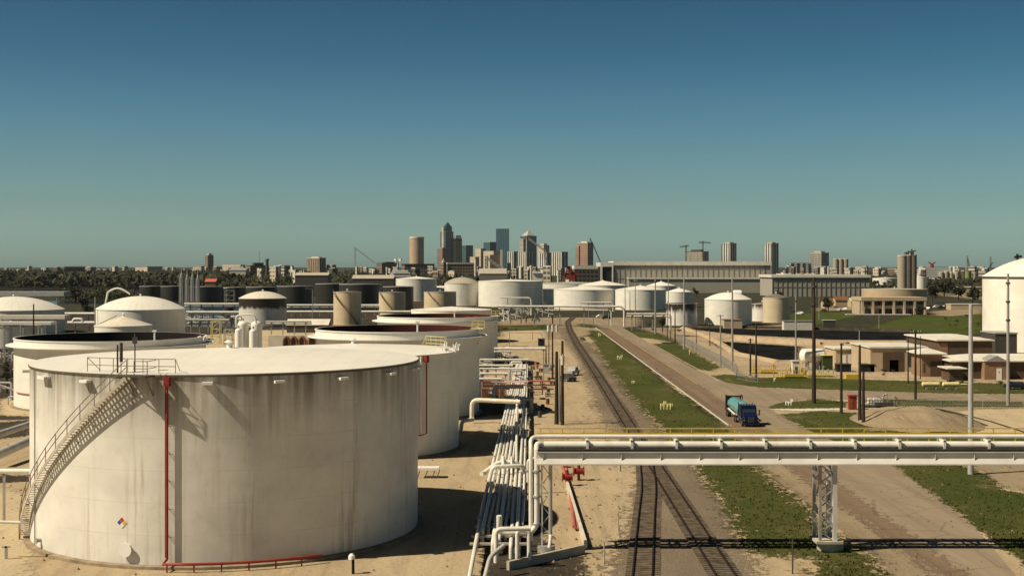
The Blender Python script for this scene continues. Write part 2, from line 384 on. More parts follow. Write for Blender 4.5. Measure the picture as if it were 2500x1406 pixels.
# grass
layer('grass_verge', [[(1440,806),(1452,840),(1470,870),(1500,915),(1530,950),(1570,1000),(1608,1045),(1650,1085),(1700,1135),(1745,1200),(1790,1270),(1812,1330),(1845,1350),(1990,1362),(2010,1420),(2170,1420),(2130,1370),(2050,1330),(1990,1255),(1880,1170),(1838,1130),(1775,1045),(1700,985),(1612,920),(1520,845),(1490,812)]], m_grass, .030, .45, 2.0)
layer('roadside_grass', [[(1587,840),(1652,838),(1758,897),(1735,905),(1698,901)], [(1525,807),(1600,812),(1660,838),(1590,826),(1550,824)],
      [(1735,918),(1770,914),(1850,922),(1960,922),(2560,940),(2560,962),(2300,960),(2000,950),(1850,945),(1770,936)],
      [(1868,996),(1900,985),(2000,974),(2062,981),(2066,994),(2000,999),(1900,999)],
      [(1905,1012),(2000,1003),(2090,1008),(2150,1020),(2170,1042),(2060,1055),(1972,1050)],
      [(2150,975),(2560,982),(2560,994),(2200,991),(2120,985)],
      [(2181,1135),(2290,1211),(2424,1316),(2560,1406),(2560,1215),(2440,1195),(2390,1152),(2330,1133)],
      [(1215,797),(1330,795),(1345,804),(1225,808)], [(1415,797),(1440,800),(1470,802),(1450,794),(1420,790)]], m_grass, .034, .3, 2.0)
layer('lawn', [[(2105,806),(2240,812),(2300,815),(2400,815),(2400,765),(2300,770),(2230,770),(2160,785)],
               [(1925,790),(1990,795),(2100,772),(2080,760),(1990,762),(1925,768)]], m_grass2, .05, 1.0, 6.0)
layer('dry_grass', [[(1990,1070),(1910,1052),(2200,1050),(2560,1075),(2560,1110),(2100,1100)]], m_grass, .026, .6)
# roads
RD0, RD1 = 31.0, 40.4
def strip(name, x0, x1, y0, y1, z, mat, n=1):
    mb = MB(); mb.sheet([(x0,y0),(x1,y0),(x1,y1),(x0,y1)], z); return struct(name, mb, mat)
layer('road', [[(RD0,55),(37.0,98),(39.6,112),(42.3,132),(43.0,152),(41.6,176),(40.9,187),(41.0,211),(41.3,215),(44,220.6),(50,228.5),(66,226.6),(88.5,220),(140,212),(140,230),(95,234.6),(76.6,237.6),(56.6,245.5),(46,249.6),(41.8,260),(RD1,290),(RD1,300),(40.9,492),(46,560),(30,560),(RD0,492)]], m_roadpale, .040, .0, px=False)
layer('road_lane', [[(31.3,56),(31.3,205),(31.3,490),(35.5,490),(35.6,215),(35.2,185),(34.2,150),(33.6,120),(33.3,60)]], m_road, .046, .15, 4, px=False, fe=.9)
layer('verge_dirt', [[(28,98),(28.3,121),(27.8,142),(27.9,152),(29.8,187),(30.4,215),(RD0+.3,215),(RD0+.3,50),(26,50)],[(43,152),(41,112),(39,98),(41,96),(43,112),(44.6,135),(45.2,152)]], m_dirt, .024, .3, 2.5, px=False)
mb = MB(); mb.box(30.72, 30.92, 190, 492, 0, .14); struct('kerb', mb, m_conclight)
mb = MB(); mb.box(40.8, 40.95, 262, 410, 0, .14); struct('kerb', mb, m_ledge)
strip('road_centre_line', 35.55, 35.72, 256, 490, .052, m_roadyellow)
layer('ditch', [[(29.6,195),(30.55,195),(30.55,400),(29.9,400)]], m_dark, .036, .25, 3, px=False, fe=.6)  # flat dark strip of ground along the kerb
layer('path', [[(1880,998),(2062,997),(2066,1001),(1960,1004),(1885,1001)]], m_conclight, .05, .1, fe=.5)
# railway
layer('ballast_strip', [[(1366,800),(1385,800),(1395,822),(1440,838),(1470,880),(1530,950),(1605,1045),(1690,1135),(1790,1270),(1815,1330),(1850,1420),(1500,1420),(1520,1330),(1545,1250),(1560,1180),(1555,1100),(1490,1045),(1440,940),(1415,880),(1385,838)]], m_ballast, .020, .4, 3)
def track(name, label, pts, z=.03):
    # pts: world centre line
    q = []
    for i in range(len(pts)-1):
        a, b = Vector(pts[i]), Vector(pts[i+1]); k = max(1, int((b-a).length/2.0))
        q += [a+(b-a)*(j/k) for j in range(k)]
    q.append(Vector(pts[-1]))
    for _ in range(6): q = [q[0]]+[(q[i-1]+q[i]*2+q[i+1])/4 for i in range(1, len(q)-1)]+[q[-1]]
    t = thing(name, label, 'railway track', (q[0].x, q[0].y, 0), 'railway tracks beside the road')
    nrm = []
    for i in range(len(q)):
        d = (q[min(i+1,len(q)-1)]-q[max(i-1,0)]).normalized(); nrm.append(Vector((-d.y, d.x)))
    for s in (-1, 1):
        mb = MB(); prof = ((-.07,0),(.07,0),(.035,.03),(.04,.16),(-.04,.16),(-.035,.03))
        vs = []
        for p, n in zip(q, nrm):
            c = p+n*(s*.72)
            for a, h in prof: vs.append((c.x+n.x*a, c.y+n.y*a, z+.12+h))
        m = len(prof)
        mb.add(vs, [(i*m+k, i*m+(k+1)%m, (i+1)*m+(k+1)%m, (i+1)*m+k) for i in range(len(q)-1) for k in range(m)])
        mb.build('rail', m_rail, t)
    mb = MB(); acc = 0
    for i in range(len(q)-1):
        L = (q[i+1]-q[i]).length
        while acc < L:
            p = q[i]+(q[i+1]-q[i])*(acc/L); d = (q[i+1]-q[i]).normalized()
            mb.cbox((p.x, p.y, z+.04), 2.5, .24, .16, math.atan2(d.y, d.x)-math.pi/2); acc += .62
        acc -= L
    stuff(mb.build('sleepers', m_sleeper, t))
m_rail = M('rusty_rail', (.035,.02,.014), .6, .4, 2, .4)
m_sleeper = M('sleeper_wood', (.15,.118,.085), .9, .5, 1.2)
track('railway_track', 'long rusty railway track running past the grass verge to a far curve',
      [(15.4,60),(15.6,98),(16.2,152),(16.6,187),(17.9,290),(18.9,389),(20.4,470),(22.5,540),(28,600),(38,650)])
track('railway_track', 'curving railway siding that splits off left under the pipe bridge',
      [(5.0,60),(9.6,98),(12.2,121),(14.0,136),(15.6,155),(16.3,180)], .034)
layer('track_soil', [[(17.0,150),(17.7,187),(19,290),(19.9,389),(21.4,470),(19.4,470),(18.0,389),(17.0,290),(15.7,187),(15.3,150)]], m_tracksoil, .024, .2, 3, px=False, fe=.7)
# far water
layer('water', [[(-400,742),(240,742),(240,795),(700,800),(700,762),(1000,760),(1000,742),(240,735),(-400,735)], [(-400,706),(205,706),(345,700),(600,698),(600,703),(345,723),(205,724),(-400,716)]], m_water, .03, 0)
# =====================================================================
# TANKS
# =====================================================================
class T: pass
def tgeo(xl, xr, rim, base=None, Yn=None):
    t = T(); a, b = (xl-CX)/F, (xr-CX)/F; sa, sb = math.sqrt(1+a*a), math.sqrt(1+b*b)
    Yn = Yn or Yg(base); k = (b-a)/(sa+sb); t.Yc = Yn/(1-k); t.R = k*t.Yc; t.Xc = b*t.Yc-sb*t.R; t.Yn = Yn
    t.T = Zw(rim, Yn); t.face = math.atan2(-t.Yc, -t.Xc); return t
def ang_at(t, px):
    m = (px-CX)/F      # near intersection of ray X=mY with the circle
    A = 1+m*m; B = -2*(m*t.Xc+t.Yc); C = t.Xc**2+t.Yc**2-t.R**2; D = B*B-4*A*C
    Y = (-B-math.sqrt(max(D, 0)))/(2*A); return math.atan2(Y-t.Yc, m*Y-t.Xc)
def pol(t, an, r, z): return Vector((t.Xc+r*math.cos(an), t.Yc+r*math.sin(an), z))
def spiral(par, t, a0, a1, z0, z1, mat, n=40, w=.8, rail=True, name='stair'):
    mb = MB(); vs = []
    for i in range(n):
        s = (i+.5)/n; an = a0+(a1-a0)*s; z = z0+(z1-z0)*s
        c = pol(t, an, t.R+.15+w/2, z); mb.cbox(c, w, .27, .05, an)
    for r in (t.R+.13, t.R+.15+w):
        pts = [pol(t, a0+(a1-a0)*i/24, r, z0+(z1-z0)*i/24-.08) for i in range(25)]
        for p, q in zip(pts[:-1], pts[1:]): mb.bar(p, q, .05, .26)
    st = mb.build(name, mat, par)
    if rail:
        mb = MB(); r = t.R+.18+w
        for h in (.55, 1.05):
            pts = [pol(t, a0+(a1-a0)*i/24, r, z0+(z1-z0)*i/24+h) for i in range(25)]
            mb.tube(pts, .035, 5)
        for i in range(0, 25, 2):
            p = pol(t, a0+(a1-a0)*i/24, r, z0+(z1-z0)*i/24); mb.bar(p, p+Vector((0,0,1.05)), .045)
        mb.build('handrail', mat, st)
    return st
def tank(label, xl, xr, rim, base=None, Yn=None, apex=None, kind='cone', sm=None, rm=None, girder=0.0, inner=None, group=None, n=64, stairs=None, ring=True, vent=True, name='storage_tank', mast=None):
    t = tgeo(xl, xr, rim, base, Yn); c = (t.Xc, t.Yc, 0)
    th = thing(name, label, 'tank', c, group); t.th = th
    sm = sm or m_shell
    mb = MB().lathe(c, [(t.R, 0), (t.R, t.T)], n); mb.build('shell', sm, th)
    rise = 1.0
    if apex: rise = max(.4, Zw(apex, t.Yc)-t.T)
    if kind == 'cone':
        prof = [(t.R+.06, t.T-.02), (t.R+.06, t.T+.05), (t.R*.5, t.T+rise*.53), (.0, t.T+rise)]
        MB().lathe(c, prof, n).build('roof', rm or m_roof, th)
    elif kind == 'dome':
        prof = [(t.R+.12, t.T-.12), (t.R+.12, t.T+.03)]+[(t.R*math.cos(x*math.pi/2/10)**.8 if x < 10 else 0, t.T+.03+rise*math.sin(x*math.pi/2/10)*(.55+.45*math.sin(x*math.pi/2/10))) for x in range(1, 11)]
        # shallow spherical cap
        Rs = (t.R**2+rise**2)/(2*rise); prof = [(t.R+.12, t.T-.12), (t.R+.12, t.T+.03)]
        for i in range(1, 11):
            r = t.R*(1-i/10); prof.append((r, t.T+.03+rise-Rs+math.sqrt(max(0, Rs*Rs-r*r))))
        MB().lathe(c, prof, n).build('roof', rm or m_roof, th)
    else:
        ti = t.R-.12
        MB().lathe(c, [(t.R, t.T), (ti, t.T), (ti, max(1.0, t.T-6.5))], n).build('inner_wall', inner or m_inner, th)
        fl = MB().lathe(c, [(ti-.3, t.T-5.2), (ti-.3, t.T-5.8), (ti*.6, t.T-6.0), (0, t.T-5.9)], n); fl.build('floating_roof', inner or m_inner, th)
        MB().lathe(c, [(t.R+.01, t.T-.14), (t.R+.12, t.T-.14), (t.R+.12, t.T+.012), (ti-.01, t.T+.012)], n).build('rim', m_white, th)
        if girder:
            zg = t.T-1.15
            MB().lathe(c, [(t.R+.005, zg-.28), (t.R+.9, zg-.05), (t.R+girder, zg-.05), (t.R+girder, zg+.10), (t.R+.005, zg+.06)], n, smooth=False).build('wind_girder', m_white, th)
    if kind != 'open': MB().lathe(c, [(t.R+.005, t.T-.16), (t.R+.10, t.T-.16), (t.R+.10, t.T-.02)], n, smooth=False).build('rim', m_rimdark if t.Yc < 140 else m_white, th)
    if ring: MB().lathe(c, [(t.R+.5, -.02), (t.R+.5, .22), (t.R+.01, .26)], n, smooth=False).build('foundation_ring', m_ring, th)
    if kind != 'open' and vent:
        z0 = t.T+rise; mb = MB(); mb.frus((t.Xc, t.Yc, z0-.2), (t.Xc, t.Yc, z0+.45), .25, .25, 10); mb.frus((t.Xc, t.Yc, z0+.45), (t.Xc, t.Yc, z0+.65), .45, .2, 10); mb.build('roof_vent', m_white, th)
    if stairs:
        px0, px1, mat = stairs[:3]; a0, a1 = ang_at(t, px0), ang_at(t, px1)
        spiral(th, t, a0, a1, .3, t.T, mat or m_white, n=30, w=.75)
    if mast:
        an = ang_at(t, mast); mb = MB(); p = pol(t, an, t.R-.35, t.T-2.5); mb.frus(p, p+Vector((0,0,3.9)), .14, .14, 8); mb.cbox(p+Vector((0,0,3.95)), .6, .5, .25); mb.build('gauge_pipe', m_white, th)
    return t
m_shell1 = shellmat('shell_white_weathered', (.74,.71,.65), (.30,.22,.13), .75, 14.5, .52, 5.0, blotk=.80, blot2=.38)
m_shell = shellmat('shell_white', (.77,.74,.66), (.30,.24,.16), .45)
m_shellclean = shellmat('shell_white_clean', (.80,.77,.69), (.38,.32,.23), .30)
m_shellstain = shellmat('shell_white_soot_streaked', (.74,.71,.66), (.16,.12,.08), .6, 9.0, 3.0, 4.5, sxy=.5)
m_shellsoot = shellmat('shell_sooty_top', (.66,.63,.57), (.12,.09,.06), .4, 10.0, 4.5, 4.0, sxy=.3)
m_shellbeige = shellmat('shell_beige', (.62,.50,.33), (.28,.20,.12), .35)
m_shellrust = shellmat('shell_cream_rusty', (.62,.52,.36), (.30,.16,.07), .8)
m_shellblack = shellmat('shell_black', (.030,.028,.022), (.055,.045,.03), .4, seam=0)
m_shellsilo = shellmat('silo_concrete', (.40,.34,.26), (.2,.15,.1), .3, seam=0)
m_inner = M('oxide_inner_wall', (.060,.010,.007), .8, .3, .5)
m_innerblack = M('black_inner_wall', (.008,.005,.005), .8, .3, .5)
m_rimdark = M('rim_steel_dark', (.11,.085,.055), .7, .3, 1)
m_ring = M('ring_concrete_brown', (.27,.21,.14), .9, .3, 1)
# ---- tank 1: the big one in front ----
t1 = tank('huge weathered white tank filling the left foreground, with curved stair and red riser pipe', 72, 1020, 915, base=1388, apex=848, kind='cone', sm=m_shell1, rm=m_roof, n=160)
th = t1.th
a_top = ang_at(t1, 322); a_bot = ang_at(t1, 74)-R_(6)
m_stair = M('stair_steel_cream', (.47,.42,.34), .6, .2, 2)
m_railbrown = M('handrail_brown', (.20,.15,.10), .6, .3, 2)
st = MB(); n = 64; w = .68
for i in range(n):
    s = (i+.5)/n; an = a_bot+(a_top-a_bot)*s; z = .35+(t1.T-.35)*s
    st.cbox(pol(t1, an, t1.R+.06+w/2, z), w, .22, .05, an)
stair = st.build('stair', m_stair, th)
for r in (t1.R+.05, t1.R+.08+w):
    mb = MB(); pts = [pol(t1, a_bot+(a_top-a_bot)*i/48, r, .25+(t1.T-.35)*i/48) for i in range(49)]
    for p, q in zip(pts[:-1], pts[1:]): mb.bar(p, q, .04, .26)
    mb.build('stringer', m_stair, stair)
mb = MB(); r = t1.R+.10+w
for h in (.6, 1.15):
    mb.tube([pol(t1, a_bot+(a_top-a_bot)*i/48, r, .35+(t1.T-.35)*i/48+h) for i in range(49)], .035, 5)
for i in range(0, 49, 4):
    p = pol(t1, a_bot+(a_top-a_bot)*i/48, r, .35+(t1.T-.35)*i/48); mb.bar(p, p+Vector((0,0,1.15)), .05)
p = pol(t1, a_bot, r, 0); mb.bar(p, p+Vector((0,0,1.4)), .12)
mb.build('handrail', m_railbrown, stair)
for i in range(3, 48, 5):
    mb = MB(); an = a_bot+(a_top-a_bot)*i/48; z = .35+(t1.T-.35)*i/48-.2
    mb.bar(pol(t1, an, t1.R, z-.9), pol(t1, an, t1.R+.7, z), .05)
    mb.build('bracket', m_stair, stair)
pl = MB(); c0 = pol(t1, a_top+R_(3.2), t1.R+.75, t1.T-.05); pl.cbox(c0, 1.5, 1.9, .08, a_top+R_(3.2)); plo = pl.build('platform', m_darksteel, th)
mb = MB()
for an in (a_top+R_(-.2), a_top+R_(3.2), a_top+R_(6.5)):
    p = pol(t1, an, t1.R+1.45, t1.T); mb.bar(p, p+Vector((0,0,1.1)), .05)
for h in (.55, 1.1): mb.tube([pol(t1, a_top+R_(k), t1.R+1.45, t1.T+h) for k in (3, 4, 5, 6.5)]+[pol(t1, a_top+R_(6.5), t1.R-.2, t1.T+h)], .03, 5)
mb.bar(pol(t1, a_top+R_(1), t1.R, t1.T-1.6), pol(t1, a_top+R_(1), t1.R+1.4, t1.T-.1), .08); mb.bar(pol(t1, a_top+R_(6), t1.R, t1.T-1.6), pol(t1, a_top+R_(6), t1.R+1.4, t1.T-.1), .08)
mb.build('platform_rail', m_railbrown, plo)
# roof guard rail by the stair head
mb = MB(); aa, ab = ang_at(t1, 205), ang_at(t1, 425); rr = t1.R-.35; zt = t1.T+.05
for h in (.55, 1.1):
    mb.tube([pol(t1, aa+(ab-aa)*i/12, rr, zt+h) for i in range(13)], .03, 5)
for i in range(0, 13, 2):
    p = pol(t1, aa+(ab-aa)*i/12, rr, zt); mb.bar(p, p+Vector((0,0,1.1)), .045)
for an in (aa, ab): mb.bar(pol(t1, an, rr, zt+1.1), pol(t1, an, rr-1.2, zt+.1), .04)
mb.build('roof_guard_rail', m_railbrown, th)
mb = MB(); p = pol(t1, ang_at(t1, 284), t1.R-.15, t1.T)
mb.frus(p, p+Vector((0,0,2.2)), .07, .07, 8); mb.frus(p+Vector((.28,0,.9)), p+Vector((.28,0,2.35)), .13, .13, 8); mb.frus(p+Vector((1.15,.6,0)), p+Vector((1.15,.6,3.0)), .05, .05, 8); mb.cbox(p+Vector((1.15,.6,2.5)), .3, .3, .5)
mb.build('gauge_pipe', m_darksteel, th)
for px in (118, 215, 508, 680, 832, 948, 1008, 1017):      # overflow vents below the rim
    an = ang_at(t1, px); mb = MB(); wv = .78 if px < 1000 else .7
    mb.cbox(pol(t1, an, t1.R+.28, t1.T-.62), .55, wv, .20, an)
    mb.build('overflow_vent', m_white, th)
for dk in (-60, 175, 200, 225, 250, 275):
    an = t1.face+R_(dk); mb = MB(); mb.cbox(pol(t1, an, t1.R+.28, t1.T-.62), .55, .78, .24, an); mb.build('overflow_vent', m_white, th)
# red riser
ar = ang_at(t1, 411); mb = MB(); rr = t1.R+.30
mb.tube([pol(t1, ar, rr, t1.T-.15), pol(t1, ar, rr, .75)], .10, 8); mb.tube([pol(t1, ar-R_(.45), rr, t1.T-.5), pol(t1, ar-R_(.45), rr, .9)], .035, 6)
mb.cbox(pol(t1, ar, rr, t1.T-.5), .42, .42, .7, ar)
riser = mb.build('riser_pipe', m_red, th)
mb = MB(); rr2 = t1.R+1.25
mb.tube([pol(t1, ar, rr, .8), pol(t1, ar, rr2, .62)]+[pol(t1, ar+R_(k*6.5), rr2+.0*k, .62) for k in range(1, 7)], .11, 8)
for k in range(0, 6):
    p = pol(t1, ar+R_(k*6.5+1), rr2, 0); mb.bar(p, p+Vector((0,0,.6)), .10)
mb.build('ring_pipe', m_red, riser)
for i in range(1, 7):
    mb = MB(); z = i*t1.T/7.0+.3; mb.bar(pol(t1, ar, t1.R, z+.15), pol(t1, ar, rr+.1, z), .04); mb.bar(pol(t1, ar+R_(1.2), t1.R, z), pol(t1, ar, rr, z+.05), .03)
    mb.build('bracket', m_red, riser)
# conduit left, manhole, placard
mb = MB(); al = ang_at(t1, 87); mb.tube([pol(t1, al, t1.R+.08, .3), pol(t1, al, t1.R+.08, t1.T-.2)], .045, 6); mb.build('conduit', m_steel, th)
am = ang_at(t1, 311); mb = MB(); p = pol(t1, am, t1.R, 1.35); q = pol(t1, am, t1.R+.28, 1.35); mb.frus(p, q, .42, .42, 24); mb.frus(q, pol(t1, am, t1.R+.34, 1.35), .52, .52, 24); mb.build('manhole', m_white, th)
am2 = ang_at(t1, 100); mb = MB(); p = pol(t1, am2, t1.R, .9); q = pol(t1, am2, t1.R+.35, .9); mb.frus(p, q, .15, .15, 14); mb.frus(q, pol(t1, am2, t1.R+.42, .9), .24, .24, 14); mb.build('drain_nozzle', m_steel, th)
m_blue = M('sign_blue', (.03,.10,.35), .5, .1); m_signred = M('sign_red', (.5,.04,.03), .5, .1)
ap = ang_at(t1, 298); pc = pol(t1, ap, t1.R+.03, 3.35); tx = Vector((-math.sin(ap), math.cos(ap), 0)); nz = Vector((math.cos(ap), math.sin(ap), 0)); U = Vector((0,0,1)); dm = .21
sgn = None
mats = [('placard_field', m_signred, (0, dm)), ('placard_field', m_yellow, (dm, 0)), ('placard_field', m_white, (0, -dm)), ('placard_field', m_blue, (-dm, 0))]
mb = MB(); k = dm*2.12; mb.add([pc+U*k, pc+tx*k, pc-U*k, pc-tx*k, pc+U*k-nz*.03, pc+tx*k-nz*.03, pc-U*k-nz*.03, pc-tx*k-nz*.03], [(0,1,2,3),(0,4,5,1),(1,5,6,2),(2,6,7,3),(3,7,4,0)]); sgn = mb.build('hazard_placard', m_white, th)
for nm, mt, (dx, dz) in mats:
    c = pc+tx*dx+U*dz+nz*.006; k = dm*.96; mb = MB(); mb.add([c+U*k, c+tx*k, c-U*k, c-tx*k], [(0,1,2,3)]); mb.build(nm, mt, sgn)
# ---- tank 2 ----
t2 = tank('smooth white cone-roofed tank directly behind the huge foreground tank', 600, 1120, 873, Yn=154.5, apex=838, kind='cone', sm=m_shellclean, n=128)
th = t2.th; ar = ang_at(t2, 1035); rr = t2.R+.45; mb = MB()
mb.tube([pol(t2, ar, rr, t2.T-.1), pol(t2, ar, rr, 2.9), pol(t2, ar-R_(3), rr, 2.75), pol(t2, ar-R_(5), rr, 2.75)], .085, 8); mb.cbox(pol(t2, ar, rr, t2.T-.4), .5, .4, .8, ar); mb.build('riser_pipe', m_red, th)
mb = MB(); mb.tube([pol(t2, ar-R_(3.2), rr-.1, t2.T-.1), pol(t2, ar-R_(3.2), rr-.1, 2.9)], .12, 8); mb.build('foam_pipe', m_pipe, th)
mb = MB()     # yellow roof stair frame
fa = Vector((Xw(1040, 172), 172, t2.T+.35))
for dz in (0.35, .8, 1.25): mb.bar(fa+Vector((0,0,dz)), fa+Vector((2.6,-.6,dz-.15)), .09)
for k in range(5): mb.bar(fa+Vector((k*.65,-k*.15,0)), fa+Vector((k*.65,-k*.15,1.25-k*.04)), .07)
mb.bar(fa+Vector((-.5,0,.0)), fa+Vector((0,0,1.25)), .08)
mb.build('platform_rail', m_paleyellow, th)
mb = MB(); rnd = random.Random(3)
for k in range(16):
    an = ang_at(t2, 1119)-R_(rnd.uniform(0, 16)); p = pol(t2, an, t2.R+rnd.uniform(-1.6, .4), t2.T+rnd.uniform(0, .1)); mb.frus(p, p+Vector((0,0,rnd.uniform(.3,1.2))), .07, .07, 6); mb.cbox(p+Vector((0,0,rnd.uniform(.2,.7))), rnd.uniform(.2,.5), .3, .25)
mb.build('roof_fittings', m_white, th)
# ---- open topped tanks ----
t3 = tank('open-topped white tank with dark red inside, third in the row from the camera', 770, 1170, 811, Yn=194.5, kind='open', sm=m_shellclean, girder=1.25, n=128, mast=1021)
t4 = tank('open-topped white tank with dark inside, fourth in the row from the camera', 921, 1215, 776, Yn=296, kind='open', sm=m_shellclean, girder=1.2, n=112, inner=m_inner, mast=1111)
t5 = tank('low white cone-roofed tank, farthest of the row behind the foreground tank', 1004, 1200, 759, Yn=390, apex=748, kind='cone', sm=m_shellclean, vent=False)
tl = tank('wide open-topped white tank with pitch-black inside at the left edge of the photo', 33, 503, 834, Yn=206.5, kind='open', sm=m_shellclean, girder=1.25, n=128, inner=m_innerblack, mast=380)
mb = MB(); mb.tube([pol(tl, tl.face+R_(-70+i*4), tl.R+.15, 2.6) for i in range(20)], .09, 6); mb.build('ring_pipe', m_pinkred, tl.th)
def rim_platform(t, px, tall=2.2, mat=None):
    an = ang_at(t, px)
    if px > CX-1 and False: pass
    th = t.th; mb = MB(); c = pol(t, an, t.R+.3, t.T+.1); mb.cbox(c, 2.0, 1.8, .1, an)
    pl = mb.build('rim_platform', mat or m_paleyellow, th); mb = MB()
    for i, j in ((-1,-1),(1,-1),(1,1),(-1,1),(0,-1),(0,1)):
        p = c+Vector((i*.95, j*.85, 0)); mb.bar(p, p+Vector((0,0,1.15)), .07)
    for h in (.6, 1.15):
        for a, b in (((-1,-1),(1,-1)),((1,-1),(1,1)),((1,1),(-1,1)),((-1,1),(-1,-1))):
            mb.bar(c+Vector((a[0]*.95,a[1]*.85,h)), c+Vector((b[0]*.95,b[1]*.85,h)), .06)
    for k in (-.5, .5): mb.bar(c+Vector((k*1.2,-.8,0)), pol(t, an, t.R, t.T-tall)+Vector((k*.3,0,0)), .10)
    mb.build('platform_rail', mat or m_paleyellow, pl)
rim_platform(t3, 1163, 2.4); rim_platform(t4, 1207, 2.6)
mb = MB(); p = G(1164, 885)
spiral(t3.th, t3, ang_at(t3, 1168), ang_at(t3, 1125), t3.T*.3, t3.T, m_steel, n=24, w=.7) if False else None
# sloping ladders inside the open tanks
for t, px in ((t4, 1150), (t4, 1170)):
    an = ang_at(t, px); mb = MB(); a = pol(t, an, t.R-.3, t.T+.1); b = a+Vector((-6.5, 4, -.9))
    mb.bar(a, b, .5, .12); mb.build('inner_ladder', m_pinkred, t.th)
mb = MB()
for k in (0, 1.0):
    p = pol(tl, ang_at(tl, 488), tl.R-.4, tl.T-.6)+Vector((k,0,0)); mb.tube([p, p+Vector((.1,0,.6)), p+Vector((.5,0,.8)), p+Vector((.6,0,.3))], .12, 8)
mb.build('gooseneck_vent', m_white, tl.th)
# ---- middle distance tanks ----
ng = 'far white tanks beside the railway crossing'
tA = tank('white domed tank with tan shed at its foot, right of the road', 1720, 1835, 732, base=795, apex=714, kind='dome', sm=m_shellclean)
tank('narrow cream tank with rust marks and sooty dark top, right of the white domed tank', 1862, 1928, 727, base=789, apex=716, kind='cone', sm=m_shellrust, rm=m_roofdark)
tank('small white tank with black blotches half hidden between the domed tank and the cream tank', 1836, 1886, 742, Yn=545, apex=737, kind='cone', sm=m_shellstain, rm=m_roofdark)
tank('low white tank with black streaks under its rim, left of the white domed tank', 1626, 1702, 741, base=796, kind='open', sm=m_shellstain, inner=m_innerblack)
tank('white cone-roofed tank behind the tall grey poles, right of its twin beyond the pipe crossing', 1502, 1625, 708, base=758, apex=697, sm=m_shellclean)
tank('broad white cone-roofed tank left of its twin beyond the pipe crossing', 1352, 1500, 708, base=756, apex=698, sm=m_shellclean)
tank('grey-sided white cone-roofed tank just right of the tall pale pole', 1626, 1690, 713, Yn=735, apex=703, sm=m_shell)
tank('flat cone-roofed white tank whose roof shows behind the two twin white tanks', 1412, 1532, 697, Yn=860, apex=685, sm=m_shell)
tank('small white tank whose roof shows in front of the long grey warehouse', 1578, 1650, 698, Yn=900, apex=687, sm=m_shell)
tI = tank('big white cylinder tank standing in the middle of the terminal below the skyline', 1168, 1325, 687, base=750, apex=682, sm=m_shellclean, vent=True)
tank('dark-sided tank immediately right of the big middle cylinder tank', 1278, 1352, 706, Yn=800, apex=703, sm=m_shell, rm=m_roofbeige)
tank('long low cream tank roof below the red harbour crane', 1290, 1500, 693, Yn=1000, apex=688, sm=m_shell, rm=m_roofbeige)
tJ = tank('white tank with funnel-shaped side patch below the brown hotel blocks', 967, 1066, 681, base=736, apex=675, sm=m_shell)
tank('beige domed tank left of the big middle cylinder tank', 1085, 1172, 692, Yn=760, apex=677, kind='dome', sm=m_shell, rm=m_roofbeige)
tank('low white tank with pale roof behind the three beige silos', 1005, 1180, 703, Yn=880, apex=697, sm=m_shellclean)
def streakstair(label, xl, xr, rim, base, px0, px1):
    t = tank(label, xl, xr, rim, base=base, apex=rim-2, sm=m_shellbeige, rm=m_roofdark, stairs=None)
    a0, a1 = ang_at(t, px1), ang_at(t, px0); spiral(t.th, t, a0, a1, .5, t.T, m_railbrown, n=30, w=.7); return t
streakstair('tall beige silo-like tank with diagonal stair, leftmost of the three', 814, 882, 713, 795, 818, 872)
streakstair('beige silo-like tank with diagonal stair, middle of the three', 925, 990, 714, 772, 930, 968)
streakstair('beige silo-like tank with diagonal stair, rightmost and lowest of the three', 1035, 1114, 713, 757, 1046, 1082)
tM = tank('white tank with black-stained upper wall under a pale rusty dome', 583, 700, 729, base=797, apex=711, kind='dome', sm=m_shellsoot, rm=m_roofrust)
tN = tank('broad white ribbed-dome tank with looped pipe on top, left of the sooty tank', 232, 452, 757, Yn=395, apex=723, kind='dome', sm=m_shellclean, rm=m_roofrib, n=96)
mb = MB(); mb.tube([P(257+i*6, 718-math.sin(i/10*math.pi)*14+ (26 if i==0 else 0), tN.Yc+8) for i in range(0, 11)], .28, 8); mb.build('loop_pipe', m_pipe, tN.th)
tO = tank('small white tank with rusty conical roof in front of the broad ribbed-dome tank', 230, 372, 797, Yn=296, apex=771, sm=m_shell, rm=m_roofrust)
mb = MB(); mb.tube([pol(tO, tO.face-R_(75), tO.R, tO.T), (tO.Xc-1.5, tO.Yc, tO.T+2.2)], .08, 6); mb.build('roof_ladder', m_railbrown, tO.th)
tank('white ribbed-dome tank cut off by the left edge of the photo', -95, 158, 759, Yn=440, apex=724, kind='dome', sm=m_shell, rm=m_roofrib, n=96)
tank('grey tank under the white pipe canopy at the left edge', -60, 112, 797, Yn=330, apex=793, sm=m_shell, rm=m_roofbeige)
# the giant dome tank on the right
tS = tank('towering cream-white domed tank cut off by the right edge of the photo', 2398, 2735, 676, base=866, apex=624, kind='dome', sm=m_shellclean, n=128)
mb = MB().lathe((tS.Xc, tS.Yc, 0), [(tS.R+.14, tS.T-.55), (tS.R+.16, tS.T-.02)], 128); mb.build('eave_band', m_darksteel, tS.th)
# beige round tank behind the concrete frame building
tank('round tan concrete tank behind the concrete frame building', 2103, 2265, 707, Yn=735, apex=703, sm=shellmat('shell_tan', (.50,.38,.25), (.3,.2,.12), .3), rm=m_roofbeige)
tank('small white tank above the round tan tank, left of the concrete silos', 2130, 2192, 679, Yn=1150, apex=677, sm=m_shell)
tank('small white tank with round face right of the concrete silos', 2232, 2262, 677, Yn=1050, apex=676, sm=m_shellclean)
